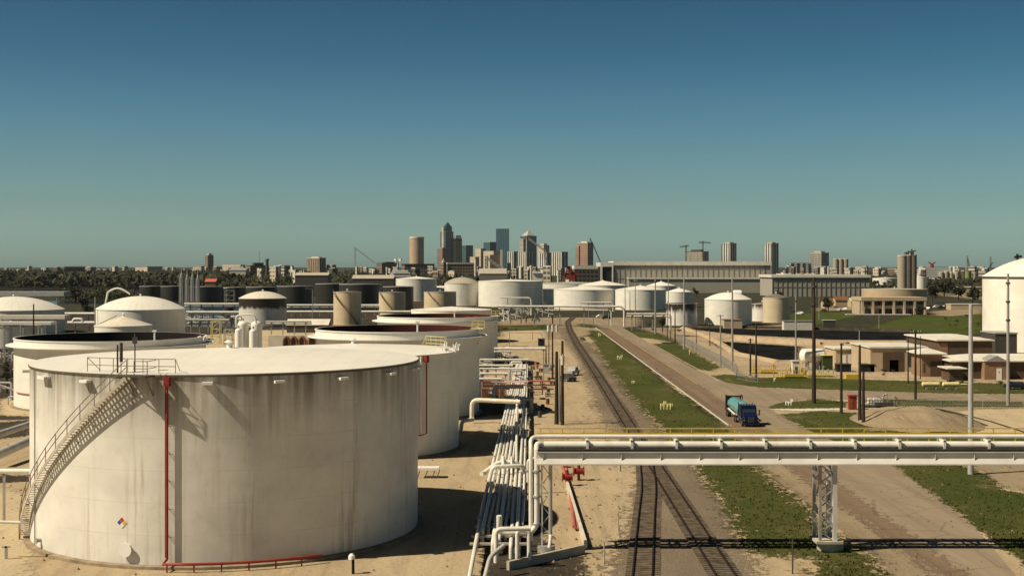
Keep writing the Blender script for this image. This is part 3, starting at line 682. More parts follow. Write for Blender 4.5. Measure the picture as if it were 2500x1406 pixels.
# black tanks row
for lab, xl, xr, rim, Yn in (('black tank at the left end of the dark row, beside the water', 340, 398, 699, 900), ('second black tank from the left in the dark row', 392, 452, 699, 860),
        ('black tank behind the four lattice towers', 460, 545, 700, 830), ('black tank right of the four lattice towers', 524, 600, 702, 850), ('narrow black tank with white gantry on its wall', 546, 572, 703, 640),
        ('black tank between the gantry and the grey rimmed tank', 590, 680, 702, 900), ('dark tank showing above the pale rusty dome', 602, 675, 701, 780), ('wide black tank with pale roof edge right of the rusty dome', 676, 765, 699, 760),
        ('wide black tank with a grey roof line left of the three beige silos', 770, 850, 693, 800), ('black tank behind the gap between the first two beige silos', 828, 932, 694, 720), ('black tank behind the second and third beige silos', 935, 1010, 700, 700)):
    tank(lab, xl, xr, rim, Yn=Yn, apex=rim-2, sm=m_shellblack, rm=m_roofdark, n=40, ring=False, vent=False, group='black tanks in the dark row')
# =====================================================================
# PIPE BRIDGE across the railway and the road
# =====================================================================
BY = 105.5
br = thing('pipe_bridge', 'long white pipe bridge crossing over the railway and road in the foreground', 'pipe bridge', (Xw(1300, BY), BY, 0))
X0, X1 = Xw(1310, BY), 62.0
m_girder = M('girder_grey_white', (.60,.58,.54), .5, .12, .5)
def ibeam(mb, x0, x1, y, z0, z1, fw=.30):
    mb.box(x0, x1, y-.02, y+.02, z0+.05, z1-.05); mb.box(x0, x1, y-fw/2, y+fw/2, z1-.05, z1); mb.box(x0, x1, y-fw/2, y+fw/2, z0, z0+.05)
for dy in (0, 2.6):
    mb = MB(); ibeam(mb, X0, X1, BY+dy, 7.0, 8.05, .36); mb.add([(X0,BY+dy-.021,7.52),(X1,BY+dy-.021,7.52),(X1,BY+dy-.34,7.12),(X0,BY+dy-.34,7.12),(X0,BY+dy-.34,7.03),(X1,BY+dy-.34,7.03)], [(0,3,2,1),(3,4,5,2)])  # sloped lip added to the lower web, tilted to catch the sun
    for k in range(0, 20): mb.box(X0+k*3.1+.5, X0+k*3.1+.53, BY+dy-.15, BY+dy-.021, 7.06, 7.99)
    mb.build('girder', m_girder, br)
mb = MB(); x = X0+.3; k = 0
while x < X1-2.6:
    mb.bar((x, BY+.1, 7.3), (x+2.6, BY+2.5, 7.3) if k % 2 == 0 else (x+2.6, BY+.1, 7.3), .10); mb.bar((x, BY+2.5, 7.3), (x+2.6, BY+.1, 7.3), .10); mb.bar((x, BY+.1, 7.35), (x, BY+2.5, 7.35), .12); x += 2.6; k += 1
mb.build('deck_bracing', m_darksteel, br)
mb = MB(); mb.tube([(X0+.6, BY+.95, 8.44), (X1, BY+.95, 8.44)], .31, 14)
bp = mb.build('large_pipe', m_pipe, br)
mb = MB(); mb.tube([(Xw(1296, BY+.6), BY+.6, .9), (Xw(1296, BY+.6), BY+.6, 8.0), (Xw(1296, BY+.6), BY+1.5, 9.0), (Xw(1330, BY+1.5), BY+1.75, 9.03), (X1, BY+1.75, 9.03)], .17, 12, bend=.5); mb.build('upper_pipe', m_pipe, br)
mb = MB(); mb.tube([(X0+.7, BY+1.95, 8.45), (X1, BY+1.95, 8.45)], .12, 8); mb.build('small_pipe', m_pipe, br)
mb = MB(); mb.tube([(X0+.2, BY+.55, 8.3), (X1, BY+.55, 8.3)], .06, 6); mb.build('conduit', m_darksteel, br)
k = 0; x = Xw(1435, BY)
while x < X1:
    mb = MB(); mb.box(x-.10, x+.10, BY+.46, BY+.60, 8.12, 8.95); mb.box(x-.08, x+.08, BY+2.0, BY+2.14, 8.12, 8.95); mb.box(x-.11, x+.11, BY+.46, BY+2.14, 8.74, 8.855); mb.box(x-.20, x+.20, BY+1.62, BY+1.88, 8.855, 8.90); mb.bar((x, BY+.5, 8.15), (x, BY+2.4, 8.15), .14)
    mb.build('pipe_bracket', m_pipe, br); x += 3.55; k += 1
mb = MB(); x = X0+.4
while x < X1: mb.bar((x, BY+2.75, 8.1), (x, BY+2.75, 9.55), .08); x += 1.75
for h in (8.8, 9.15, 9.55): mb.bar((X0+.2, BY+2.75, h), (X1, BY+2.75, h), .09)
mb.box(X0+.2, X1, BY+2.73, BY+2.77, 8.1, 8.35)
mb.build('handrail', m_yellow, br)
mb = MB(); mb.box(X0+.3, X1, BY+2.3, BY+2.6, 8.08, 8.12); mb.build('walkway', m_paleyellow, br)
mb = MB(); mb.box(X0+.1, X1, BY-.1, BY+.42, 8.055, 8.20); mb.build('gap_shade_strip', m_black, br)  # black strip standing for the shade in the gap above the girder
# lattice column by the road
cx = Xw(2021, BY); 
for i, (dx, w) in enumerate(((-.55, .22), (.62, .34))):
    for dy in (.25, 2.35):
        mb = MB(); mb.box(cx+dx-w/2, cx+dx+w/2, BY+dy-.12, BY+dy+.12, .85, 7.0); mb.build('column_leg', m_girder if i else m_steel, br)
mb = MB()
for dy in (.25, 2.35):
    for k in range(9):
        z = 1.0+k*.66; a, b = (-.45, .45) if k % 2 else (.45, -.45); mb.bar((cx+a, BY+dy, z), (cx+b, BY+dy, z+.66), .09)
for s in (-.55, .6):
    for k in range(4):
        z = 1.0+k*1.5; a, b = (.3, 2.3) if k % 2 else (2.3, .3); mb.bar((cx+s, BY+a, z), (cx+s, BY+b, z+1.5), .08)
mb.build('column_lattice', m_steel, br)
mb = MB(); mb.frus((cx+.5, BY+1.3, 0), (cx+.5, BY+1.3, .75), 1.05, 1.05, 28); mb.box(cx-.9, cx+1.2, BY-.1, BY+2.7, .75, .95); mb.build('column_base', m_concrete, br)
# left end support
lx = Xw(1334, BY)
for dx in (-.35, .25):
    mb = MB(); mb.box(lx+dx-.07, lx+dx+.07, BY+.2, BY+.4, 0.3, 7.0); mb.build('column_leg', m_girder, br)
mb = MB()
for k in range(8): mb.bar((lx-.35+(.6 if k % 2 else 0), BY+.3, .6+k*.8), (lx-.35+(0 if k % 2 else .6), BY+.3, 1.4+k*.8), .06)
mb.frus((lx, BY+.3, 0), (lx, BY+.3, .6), .7, .7, 20); mb.build('column_lattice', m_steel, br)
mb = MB(); rx = Xw(1311, BY)
mb.tube([(rx, BY+.3, 8.2), (rx, BY+.3, 2.2), (rx-.5, BY+.2, 1.6), (rx-3.0, BY+.1, 1.6), (rx-3.0, BY, 3.0)], .22, 12, bend=.5); mb.tube([(X0+.6, BY+.95, 8.44), (rx, BY+.6, 8.62), (rx, BY+.3, 7.6)], .24, 12, bend=.4)
mb.build('riser_pipe', m_pipe, br)
mb = MB(); mb.tube([(Xw(1345,BY), BY+.5, 8.0), (Xw(1345,BY), BY+.5, 1.4), (Xw(1345,BY)-.2, BY-2, .8)], .13, 10, bend=.4); mb.build('riser_pipe', m_pipe, br)
for zz in (2.2, 4.4, 6.4):
    mb = MB(); mb.frus((rx, BY+.3, zz), (rx, BY+.3, zz+.14), .32, .32, 14); mb.build('flange', m_steel, br)
# =====================================================================
# PIPELINES beside the tanks
# =====================================================================
pg = 'white pipelines running side by side past the tanks'
ordn = ['first', 'second', 'third', 'fourth', 'fifth', 'sixth', 'seventh', 'eighth', 'ninth']
for i in range(9):
    x = -2.9+i*.47
    t = thing('pipeline', f'long white pipeline running away beside the big tanks, {ordn[i]} from the left', 'pipeline', (x, 100, 0), pg)
    pts = []
    for y in (88, 120, 138, 141, 160, 196, 230, 262, 292):
        xx = x+(.021-.0009*i)*(y-107); zz = 1.15 + (.12 if i % 3 == 1 else 0)
        pts.append((xx, y, zz))
    if i in (3, 5): pts = pts[:3]+[(pts[2][0], 139, 2.3), (pts[2][0], 143, 2.3), (pts[2][0]+.05, 143.5, 1.15)]+pts[5:]
    if i == 0: pts = [(x-.1, 70, .6), (x-.1, 92, .9)]+pts[1:]
    else: ye = (0, 108.5, 111, 104.5, 106.5, 110, 103.5, 105.5, 112)[i]; pts[0] = (x, ye, 1.15); pts = [(x, ye, .0)]+pts
    if i in (6,): pts = pts[:5]+[(pts[5][0], 196, 2.6), (pts[5][0], 203, 2.6), (pts[5][0]+.1, 203.5, 1.2)]+pts[6:]
    mb = MB(); mb.tube(pts, .165 if i % 3 != 2 else .13, 10, bend=.4); mb.build('pipe', m_pipe, t)
    if True:
        for y in ((114, 150, 215), (118, 131, 172), (126, 160, 240), (115, 135, 205), (122, 149, 188), (116, 166, 225), (129, 153, 180), (119, 144, 212), (124, 158, 196))[i]:
            mb = MB(); xx = x+(.021-.0009*i)*(y-107); mb.frus((xx, y, 1.15), (xx, y+.1, 1.15), .27, .27, 12); mb.build('flange', m_steel, t)
for k, y in enumerate((105, 108, 112, 120, 128, 136, 146, 156, 166, 178, 190, 205, 220, 240, 260, 280)):
    xx = -2.9+.020*(y-107); t = MB(); t.box(xx-.4, xx+4.4-.006*(y-107), y-.15, y+.15, .78, .95)
    for s in (0, 1.6, 3.4): t.box(xx+s, xx+s+.2, y-.1, y+.1, 0, .78)
    o = t.build('pipe_support', m_concrete, None, (xx+1.8, y, 0)); tag(o, 'low concrete trestle under the white pipelines, '+('nearest the bottom edge' if k==0 else 'farthest from the camera' if k==15 else ['','second','third','fourth','fifth','sixth','seventh','eighth','ninth','tenth','eleventh','twelfth','thirteenth','fourteenth','fifteenth'][k]+' counted from the bottom edge'), 'pipe support', 'trestles under the white pipelines')
def pipe(label, pts, r, mat=None, bend=.5, name='pipe_run', legs=None, cat='pipe', group=None, flg=None):
    p0 = Vector(pts[0]); t = thing(name, label, cat, (p0.x, p0.y, 0), group)
    mb = MB(); mb.tube(pts, r, 10, bend=bend); mb.build('pipe', mat or m_pipe, t)
    if legs:
        for (x, y, z) in legs: mb = MB(); mb.box(x-.09, x+.09, y-.09, y+.09, 0, z); mb.box(x-.3, x+.3, y-.09, y+.09, z-.12, z); mb.build('support_leg', m_steel, t)
    for f in (flg or []):
        f = Vector(f[0]), Vector(f[1]); mb = MB(); mb.frus(f[0], f[1], r*1.6, r*1.6, 12); mb.build('flange', m_steel, t)
    return t
# manifold at the near lit strip
pipe('white branch pipe bending over the pipelines onto the lit ground strip', [(-2.4,137,.5),(-2.0,137,2.1),(1.2,138,2.1),(1.2,139,.8)], .22)
pipe('white looped header pipe rising across the pipelines beside the shaded gap', [(-3.2,139.5,1.0),(-3.0,140,1.0),(-1.4,141,2.0),(.6,141,2.0),(.9,141.5,1.0)], .24)
pipe('short white elbow pipe between pipelines and the bridge risers, with red valve', [(1.6,133,1.2),(1.6,133,3.4),(2.3,133,3.6)], .16, flg=[((1.6,133,2.3),(1.6,133,2.45))])
pipe('small white pipe loop standing at the foot of the bridge riser', [(-1.2,100,.5),(-1.2,100,3.0),(1.4,100.3,3.0)], .18, bend=.4)
pipe('white pipe with two vertical drops at the bottom of the pipe rows', [(.4,101,.5),(.4,101,2.7),(1.3,101,2.7),(1.3,101,.5)], .16, bend=.3)
pipe('bent grey-white pipe diving into the ground at the bottom edge', [(-.6,98,2.2),(-1.6,97,1.6),(-2.0,95.5,.2)], .17, m_pipegrey)
pipe('thick cream pipe bending down over the pipelines beside the third tank', [(Xw(1152,193),193,.6),(Xw(1152,193),193,3.4),(Xw(1270,193),191,3.3)], .32, M('pipe_cream',(.70,.64,.50),.5,.15), bend=1.0)
pipe('smaller cream pipe elbow on the ground in front of the thick cream pipe', [(Xw(1125,182),182,.3),(Xw(1128,182),182,1.6),(Xw(1155,184),184,1.6)], .28, M('pipe_cream_small',(.70,.62,.42),.5,.1), bend=.6)
pipe('white pipe crossing above the pipelines with a downward bend on its left', [(Xw(1205,213),213,.8),(Xw(1205,213),213,3.4),(Xw(1278,213),213,3.4)], .24, bend=.6)
for k, (xa, xb, py, Y, r) in enumerate(((1206,1332,851,262,.26),(1206,1250,858,262,.2),(1172,1290,878,250,.22),(1170,1252,892,246,.20),(1170,1285,900,240,.18),(1172,1240,912,234,.24),(1170,1225,925,228,.22),(1200,1290,932,228,.12))):
    lb = ['topmost long white cross pipe reaching over to the wooden pole','short white cross pipe just under the topmost one','white cross pipe bridging all pipelines left to right','white cross pipe ending at the middle of the pipelines','thin white cross pipe below the bridging one','white stub pipe in front of the rust-red frame','lowest white stub pipe beside the third tank','thin white cross pipe nearest the cream pipes'][k]
    a = P(xa, py, Y); b = P(xb, py, Y); pipe(lb, [a, b], r, legs=[(a.x+.4, Y, a.z-r), (b.x-.4, Y, b.z-r)], group='white cross pipes over the pipelines')
# valve clutter beside the third tank
def valve(label, x, y, s=1.0, mat=None, group='valves among the pipelines'):
    t = thing('pipe_valve', label, 'valve', (x, y, 0), group); mt = mat or m_steel
    mb = MB(); mb.frus((x-.4*s, y, .7*s), (x+.4*s, y, .7*s), .24*s, .24*s, 10); mb.frus((x, y, .7*s), (x, y, 1.25*s), .16*s, .10*s, 8); mb.frus((x-.42*s, y, .7*s), (x-.34*s, y, .7*s), .36*s, .36*s, 12); mb.frus((x+.34*s, y, .7*s), (x+.42*s, y, .7*s), .36*s, .36*s, 12); mb.box(x-.1*s, x+.1*s, y-.1*s, y+.1*s, 0, .5*s); mb.build('valve_body', mt, t)
    mb = MB(); pts = [(x+.33*s*math.cos(a*math.pi/6), y+.33*s*math.sin(a*math.pi/6), 1.5*s) for a in range(13)]; mb.tube(pts, .045*s, 5); mb.frus((x, y, 1.2*s), (x, y, 1.55*s), .04*s, .04*s, 6); mb.bar((x-.33*s,y,1.5*s),(x+.33*s,y,1.5*s), .04*s); mb.build('handwheel', mt, t); return t
rnd = random.Random(11)
for k in range(16):
    px, py = [(1185,868),(1200,872),(1215,866),(1235,873),(1190,886),(1210,884),(1235,888),(1190,905),(1208,940),(1228,938),(1262,940),(1290,935),(1300,955),(1280,965),(1215,955),(1200,962)][k]
    p = G(px, py, .7); valve('valve with handwheel in the tangle beside the third tank, '+['rearmost left','rearmost second','rearmost third','rearmost right','second row left','second row middle','second row right','leftmost middle','front row third','front row fourth','front row right','right of the pipelines','lower right of the pipelines','lowest right','front middle','front left'][k]+' one', p.x, p.y, rnd.uniform(.8, 1.3), rnd.choice([m_pipe, m_steel, m_darksteel]))
valve('red valve standing right of the foot of the pipe bridge', *G(1385,1185)[:2], 1.3, m_red, None)
valve('red valve cluster with handwheel nearest the railway below the bridge', *G(1413,1172)[:2], 1.4, m_red, None)
valve('red valve on the short elbow beside the bridge riser', *G(1268,1125, 1.0)[:2], .9, m_red, None)
# red frames and red pipes
t = thing('gantry', 'rust-red pipe frame standing across the pipe tangle beside the transformer pole', 'pipe frame', tuple(G(1300,930)))
for i in range(5):
    a = P(1180+i*36, 926, 236); mb = MB(); mb.frus((a.x, 236, 0), (a.x, 236, 2.4), .12, .12, 8); mb.build('post', m_rust, t)
for zz in (2.4, 1.7, 1.0):
    mb = MB(); a = P(1172,926,236); b = P(1352,926,236); mb.tube([(a.x,236,zz),(b.x,236,zz)], .14, 8); mb.build('beam', m_pinkred if zz > 2 else m_rust, t)
a = P(1172, 0, 232); mb = MB(); mb.box(Xw(1176,231), Xw(1232,231), 230, 233, 0, 1.6); mb.build('tray', m_rust, t)
t = thing('gantry', 'thin orange pipe frame on the sandy patch right of the tank row', 'pipe frame', tuple(G(1290,845)))
for (xa, ya), (xb, yb) in (((1244,812),(1320,812)), ((1244,812),(1244,845)), ((1300,812),(1300,830)), ((1225,845),(1290,845)), ((1320,812),(1328,830))):
    a = P(xa, ya, 372); b = P(xb, yb, 372); a.z = max(a.z, .1); b.z = max(b.z, .1); mb = MB(); mb.tube([a, b], .08, 6); mb.build('pipe', m_pinkred, t)
pipe('red fire-water pipe running along the ground right of the bridge riser', [G(1374,1140,.4), G(1392,1200,.4), G(1400,1270,.4), G(1402,1285,.4)], .17, m_pinkred)
pipe('thin red pipe parallel to the fire-water pipe', [G(1381,1150,.3), G(1398,1215,.3), G(1410,1290,.3)], .08, m_pinkred)
# dark pump housing, skid boxes
def boxthing(name, label, cat, pxl, pxr, pyt, pyb, depth, mat, roof=None, rot=0, group=None, door=None):
    Y = Yg(pyb); x0, x1 = Xw(pxl, Y), Xw(pxr, Y); h = max(.3, Zw(pyt, Y)); t = thing(name, label, cat, ((x0+x1)/2, Y, 0), group)
    mb = MB(); mb.box(x0, x1, Y, Y+depth, 0, h); b = mb.build('body', mat, t)
    if roof: mb = MB(); mb.box(x0-.15, x1+.15, Y-.15, Y+depth+.15, h, h+.14); mb.build('roof', roof, t)
    if door: mb = MB(); mb.box(door[0]*(x1-x0)+x0, door[1]*(x1-x0)+x0, Y-.04, Y, .05, min(h*.9, 2.1)); mb.build('door', door[2], t)
    return t
boxthing('equipment_cabinet', 'grey ribbed equipment cabinet with dark pump beside the pipelines', 'cabinet', 1280, 1302, 975, 1010, 1.8, m_steel, m_conclight, door=(.2,.6,m_darksteel))
boxthing('equipment_cabinet', 'light grey electric cabinet among the rusty scrap left of the wooden poles', 'cabinet', 1327, 1340, 890, 912, 1.0, m_pipegrey, m_steel)
boxthing('pump', 'black pump unit on the dirt beside the orange pipe frame', 'pump', 1314, 1330, 828, 845, 2.0, m_black, m_darksteel)
def cyl_vessel(label, a, b, r, mat, name='pressure_vessel', legs=True, cat='vessel', group=None):
    a, b = Vector(a), Vector(b); d = (b-a).normalized(); t = thing(name, label, cat, ((a.x+b.x)/2, (a.y+b.y)/2, 0), group); mb = MB(); mb.frus(a, b, r, r, 20, False)
    for q, s in ((a, -1), (b, 1)):
        pr = r
        for k in range(1, 5):
            nr = r*math.cos(k*math.pi/8) if k < 4 else .001; mb.frus(q+d*(s*r*.5*math.sin((k-1)*math.pi/8)), q+d*(s*r*.5*math.sin(k*math.pi/8)), pr, nr, 20, False); pr = nr
    mb.build('shell', mat, t)
    if legs:
        for f in (.2, .8):
            c = a.lerp(b, f); mb = MB(); mb.box(c.x-.2, c.x+.2, c.y-r*.7, c.y+r*.7, 0, c.z-r*.6); mb.build('saddle', m_steel, t)
    return t
# pair of tall vessels behind tank 1
def vvessel(label, px0, px1, pyt, Y, mat, skirt=True):
    r = (px1-px0)/2*Y/F; x = Xw((px0+px1)/2, Y); z1 = Zw(pyt, Y); t = thing('vertical_vessel', label, 'vessel', (x, Y, 0), 'tall white upright vessels behind the foreground tank')
    prof = [(r, 0), (r, z1-r*.7)]+[(r*math.cos(k*math.pi/10), z1-r*.7+r*.7*math.sin(k*math.pi/10)) for k in range(1, 6)]; MB().lathe((x, Y, 0), prof, 28).build('shell', mat, t)
    mb = MB(); mb.frus((x, Y, z1-.1), (x, Y, z1+.35), .12, .12, 8); mb.build('nozzle', m_steel, t); return t
vvessel('tall white upright vessel with rounded top, front left of the group of four', 574, 591, 801, 188, m_white)
vvessel('tall white upright vessel with rounded top, front right of the group of four', 609, 627, 803, 188, m_white)
vvessel('taller upright vessel behind left, joined by a crossover pipe', 580, 607, 783, 194, m_shellclean)
vvessel('taller upright vessel behind right with a flat white cap, in shade', 613, 640, 783, 194, m_shellclean)
pipe('white crossover pipe looping over the upright vessels behind the foreground tank', [P(577,800,190), P(577,770,190), P(605,768,190), P(620,768,190), P(626,790,190)], .12)
# cream stair/platform frames behind tank 1 and near upright vessels
def frame_tower(label, pxl, pxr, pyt, pyb, Y, mat, name='access_frame', group=None, levels=3):
    x0, x1 = Xw(pxl, Y), Xw(pxr, Y); z1, z0 = Zw(pyt, Y), max(0, Zw(pyb, Y)); t = thing(name, label, 'frame', ((x0+x1)/2, Y, z0), group); w = (x1-x0)
    mb = MB()
    for x in (x0, x1):
        for y in (Y, Y+w*.8): mb.bar((x, y, z0), (x, y, z1), .12)
    mb.build('post', mat, t); mb = MB()
    for k in range(levels):
        z = z0+(z1-z0)*(k+1)/levels
        for y in (Y, Y+w*.8): mb.bar((x0, y, z), (x1, y, z), .12)
        mb.bar((x0, Y, z-(z1-z0)/levels), (x1, Y, z), .09); mb.bar((x0, Y, z), (x0, Y+w*.8, z), .1); mb.bar((x1, Y, z), (x1, Y+w*.8, z), .1)
    mb.build('bracing', mat, t); return t
frame_tower('cream access stair frame at the right end of the open black tank', 515, 536, 785, 840, 236, m_paleyellow)
frame_tower('small cream frame beside the upright vessels behind the foreground tank', 547, 566, 805, 842, 205, m_stair)
# canopies and sheds
def gable(label, pxl, pxr, py_eave, py_ridge, pyb, depth, wall, roof, name='shed', cat='shed', endw=True, Y=None, parts=True):
    Y = Y or Yg(pyb); x0, x1 = Xw(pxl, Y), Xw(pxr, Y); he = Zw(py_eave, Y); hr = max(he+.4, Zw(py_ridge, Y+depth/2)); t = thing(name, label, cat, ((x0+x1)/2, Y, 0)); ym = Y+depth/2; o = .35
    mb = MB(); mb.box(x0, x1, Y, Y+depth, 0, he)
    for x in (x0, x1): mb.add([(x,Y,he),(x,Y+depth,he),(x,ym,hr)], [(0,1,2)] if x == x1 else [(2,1,0)])
    mb.build('wall', wall, t)
    mb = MB()
    for s in (0, 1):
        ya = Y-o if s == 0 else Y+depth+o; za = he-.1
        mb.add([(x0-o,ya,za),(x1+o,ya,za),(x1+o,ym,hr+.05),(x0-o,ym,hr+.05),(x0-o,ya,za+.15),(x1+o,ya,za+.15),(x1+o,ym,hr+.2),(x0-o,ym,hr+.2)], [(0,1,2,3),(4,5,6,7),(0,1,5,4),(1,2,6,5),(2,3,7,6),(3,0,4,7)])
    mb.build('roof', roof, t); return t, (x0, x1, Y, he)
gable('small white gabled shed with dark open side behind the upright vessels', 700, 800, 793, 780, 812, 9, m_darksteel, m_roofwhite)
def canopy(label, px0, px1, pyt, pyb, Y, depth, mat, legs=5, name='canopy'):
    x0, x1, z1, z0 = Xw(px0, Y), Xw(px1, Y), Zw(pyt, Y), Zw(pyb, Y); t = thing(name, label, 'canopy', ((x0+x1)/2, Y, 0)); mb = MB(); mb.box(x0, x1, Y, Y+depth, z0, z1); mb.build('roof', mat, t)
    for k in range(legs): mb = MB(); x = x0+(x1-x0)*(k+.5)/legs; mb.box(x-.15, x+.15, Y+.2, Y+.5, 0, z0); mb.build('leg', m_steel, t)
canopy('upper flat white canopy in front of the ribbed-dome tank at the left edge', -60, 158, 770, 779, 330, 4, m_roofwhite)
canopy('lower shorter flat white canopy at the left edge', -60, 124, 786, 793, 300, 4, m_roofwhite, 4)
canopy('long grey elevated deck behind the ribbed-dome tank at the left edge', -60, 156, 712, 723, 620, 10, m_pipegrey, 6, 'deck')
t = thing('arched_wall', 'row of arched rusty openings in a low cream wall behind the foreground tank', 'wall', (Xw(730,205), 205, 0))
mb = MB(); a, b = Xw(655,205), Xw(790,205); mb.box(a, b, 205, 206, 0, Zw(818,205)); mb.build('wall', m_conclight, t)
for px in (700, 718, 738, 762):
    x = Xw(px, 205); z = Zw(836, 205); mb = MB(); mb.tube([(x-.45,204.8,z-.6),(x-.45,204.8,z+.5),(x,204.8,z+1.0),(x+.45,204.8,z+.5),(x+.45,204.8,z-.6)], .16, 8, bend=.5); mb.build('arch', m_rust, t); mb = MB(); mb.box(x-.42,x+.42,204.9,204.99,z-.6,z+.7); mb.build('opening', m_darksteel, t)
# rusty rubble and scrap behind the foreground tank
rnd = random.Random(5); mb = MB()
for k in range(420):
    Y = rnd.uniform(222, 236); x = Xw(rnd.uniform(648, 780), Y); mb.cbox((x, Y, rnd.uniform(.1, 1.3)), rnd.uniform(.2,.9), rnd.uniform(.2,.7), rnd.uniform(.15,.6), rnd.uniform(0,3))
o = mb.build('scrap_heap', m_rust); stuff(o, 'rust-brown heap of scrap pieces behind the foreground tank', 'scrap heap')
# =====================================================================
# POLES
# =====================================================================
def pole(label, px, pyt, pyb, r, mat, arms=None, name='utility_pole', Y=None, group='poles along the road and yards', cans=0, lamp=0, rings=0, dark=False):
    Y = Y or Yg(pyb); x = Xw(px, Y); h = Zw(pyt, Y); t = thing(name, label, 'pole', (x, Y, 0), group)
    mb = MB(); mb.frus((x, Y, 0), (x, Y, h), r*1.25, r*.75, 12); mb.build('shaft', mat, t)
    for (z, w) in (arms or []):
        mb = MB(); mb.box(x-w, x+w, Y-r*.7-.12, Y-r*.7, h-z-.12, h-z); mb.build('crossarm', mat, t)
        mb = MB()
        for s in (-.9, -.45, .45, .9): mb.frus((x+s*w, Y-r*.7-.06, h-z), (x+s*w, Y-r*.7-.06, h-z+.28), .06, .04, 6)
        mb.build('insulator', m_conclight, t)
    for k in range(cans):
        mb = MB(); cx_ = x+(k-(cans-1)/2)*.85; mb.frus((cx_, Y-.55, h-3.4), (cx_, Y-.55, h-2.1), .28, .28, 12); mb.frus((cx_, Y-.55, h-2.1), (cx_, Y-.55, h-1.85), .06, .05, 6); mb.build('transformer', m_conclight, t)
    for k in range(rings):
        mb = MB(); z = h*(.92-.14*k); mb.frus((x, Y, z), (x, Y, z+.3), r*1.5, r*1.5, 12); mb.build('collar', m_darksteel, t)
    if lamp:
        mb = MB(); mb.tube([(x, Y, h-.3), (x+lamp*1.2, Y, h+.3), (x+lamp*2.2, Y, h+.3)], .05, 6); mb.cbox((x+lamp*2.5, Y, h+.3), .8, .3, .15); mb.build('lamp_head', m_steel, t)
    return t
pole('wooden pole with three pale transformer cans, left of the railway', 1349, 768, 925, .16, m_wood, [(.5, 1.0)], cans=3)
pole('thick dark wooden pole, left one of the pair beside the railway', 1359, 858, 1035, .26, m_wood)
pole('tall dark wooden pole, right one of the pair beside the railway', 1373, 832, 1037, .22, m_wood, cans=1)
pole('pale slim pole standing just behind the paired wooden poles', 1366, 875, 1030, .14, m_polegrey)
pole('short dark pole at the end of the topmost white cross pipe', 1333, 845, 895, .15, m_wood)
pole('thin wooden pole beside the short dark pole at the cross pipe', 1340, 790, 888, .10, m_wood)
pole('tall grey pole in front of the left part of the long warehouse', 1526, 676, 765, .18, m_polegrey)
pole('tall grey pole second along the long warehouse, right of the leftmost', 1551, 683, 795, .18, m_polegrey, [(.4, .9)])
pole('tall thick grey pole with a mid-height clamp, by the grass corner of the road', 1600, 678, 815, .26, m_polegrey, rings=1)
pole('tall thin grey pole just right of the thick clamp pole', 1632, 680, 795, .16, m_polegrey)
pole('tall pale steel pole on the grass in front of the black-streaked tank', 1670, 680, 853, .24, m_steel)
pole('short dark pole in front of the twin white tank', 1538, 712, 760, .15, m_wood)
pole('brown pole beside the chain fence, left of the black-streaked tank', 1648, 742, 838, .17, m_wood, [(.3, .8)])
pole('slim brown pole left of the brown pole at the chain fence', 1629, 735, 826, .12, m_wood)
pole('thin dark post between the slim brown pole and the chain fence', 1637, 745, 828, .10, m_wood)
pole('tall pale pole crossing in front of the white domed tank', 1788, 678, 906, .22, m_polegrey)
pole('mid-height pale pole at the pond edge left of the tall pale one', 1759, 768, 897, .16, m_polegrey, [(.2, .7)])
pole('dark wooden pole with drooping top beside the yellow pipe skid', 1832, 826, 917, .18, m_wood, [(.3, .5)])
pole('dark wooden pole right of the drooping one, standing on the grass', 1846, 790, 930, .18, m_wood)
pole('pale pole with orange collar in front of the cream tank', 1943, 722, 905, .17, m_polegrey, rings=1)
pole('thick dark pole rising from the grassy island, tallest in the right half', 1987, 677, 985, .30, m_wood, rings=2)
pole('dark wooden pole left of the tied pair on the green corner', 2054, 838, 1010, .20, m_wood)
pole('taller wooden pole of the tied pair on the green corner', 2099, 842, 1030, .22, m_wood)
pole('shorter wooden pole of the tied pair on the green corner', 2108, 907, 1034, .22, m_wood)
pole('dark wooden pole on the grass strip in front of the brick tower', 2235, 806, 975, .19, m_wood, [(.3, .9)])
pole('slim brown pole behind the grass strip, left of the brick tower', 2217, 822, 937, .12, m_wood)
pole('slim pole at the corner of the brick tower', 2247, 820, 925, .10, m_wood)
pole('thick light grey steel pole rising past the right part of the pipe bridge', 2370, 743, 1158, .27, m_pipegrey)
pole('tall grey pole with dark collars in front of the towering domed tank', 2461, 668, 990, .24, m_polegrey, rings=3)
pole('thin dark pole rising behind the left canopy', 82, 742, 815, .18, m_wood, Y=285)
pole('thin pale pole with white lamps among the black tanks', 763, 706, 790, .14, m_polegrey, lamp=-1)
pole('white post at the rim of the broad ribbed-dome tank', 232, 725, 760, .2, m_polegrey, Y=400)
pole('thin pale pole at the lawn left of the concrete frame building', 2146, 768, 808, .12, m_polegrey)
pole('thin pole on the lawn pond edge, left of the white-roofed brick hall', 2098, 806, 838, .14, m_polegrey)
pole('pale pole in front of the second grey warehouse', 2000, 720, 780, .16, m_polegrey)
pole('thin dark post at the pond wall, right of the tan shed', 1700, 800, 842, .10, m_wood)
pole('thin dark post with cross piece behind the pond wall', 1733, 790, 845, .10, m_wood, [(.2,.5)])
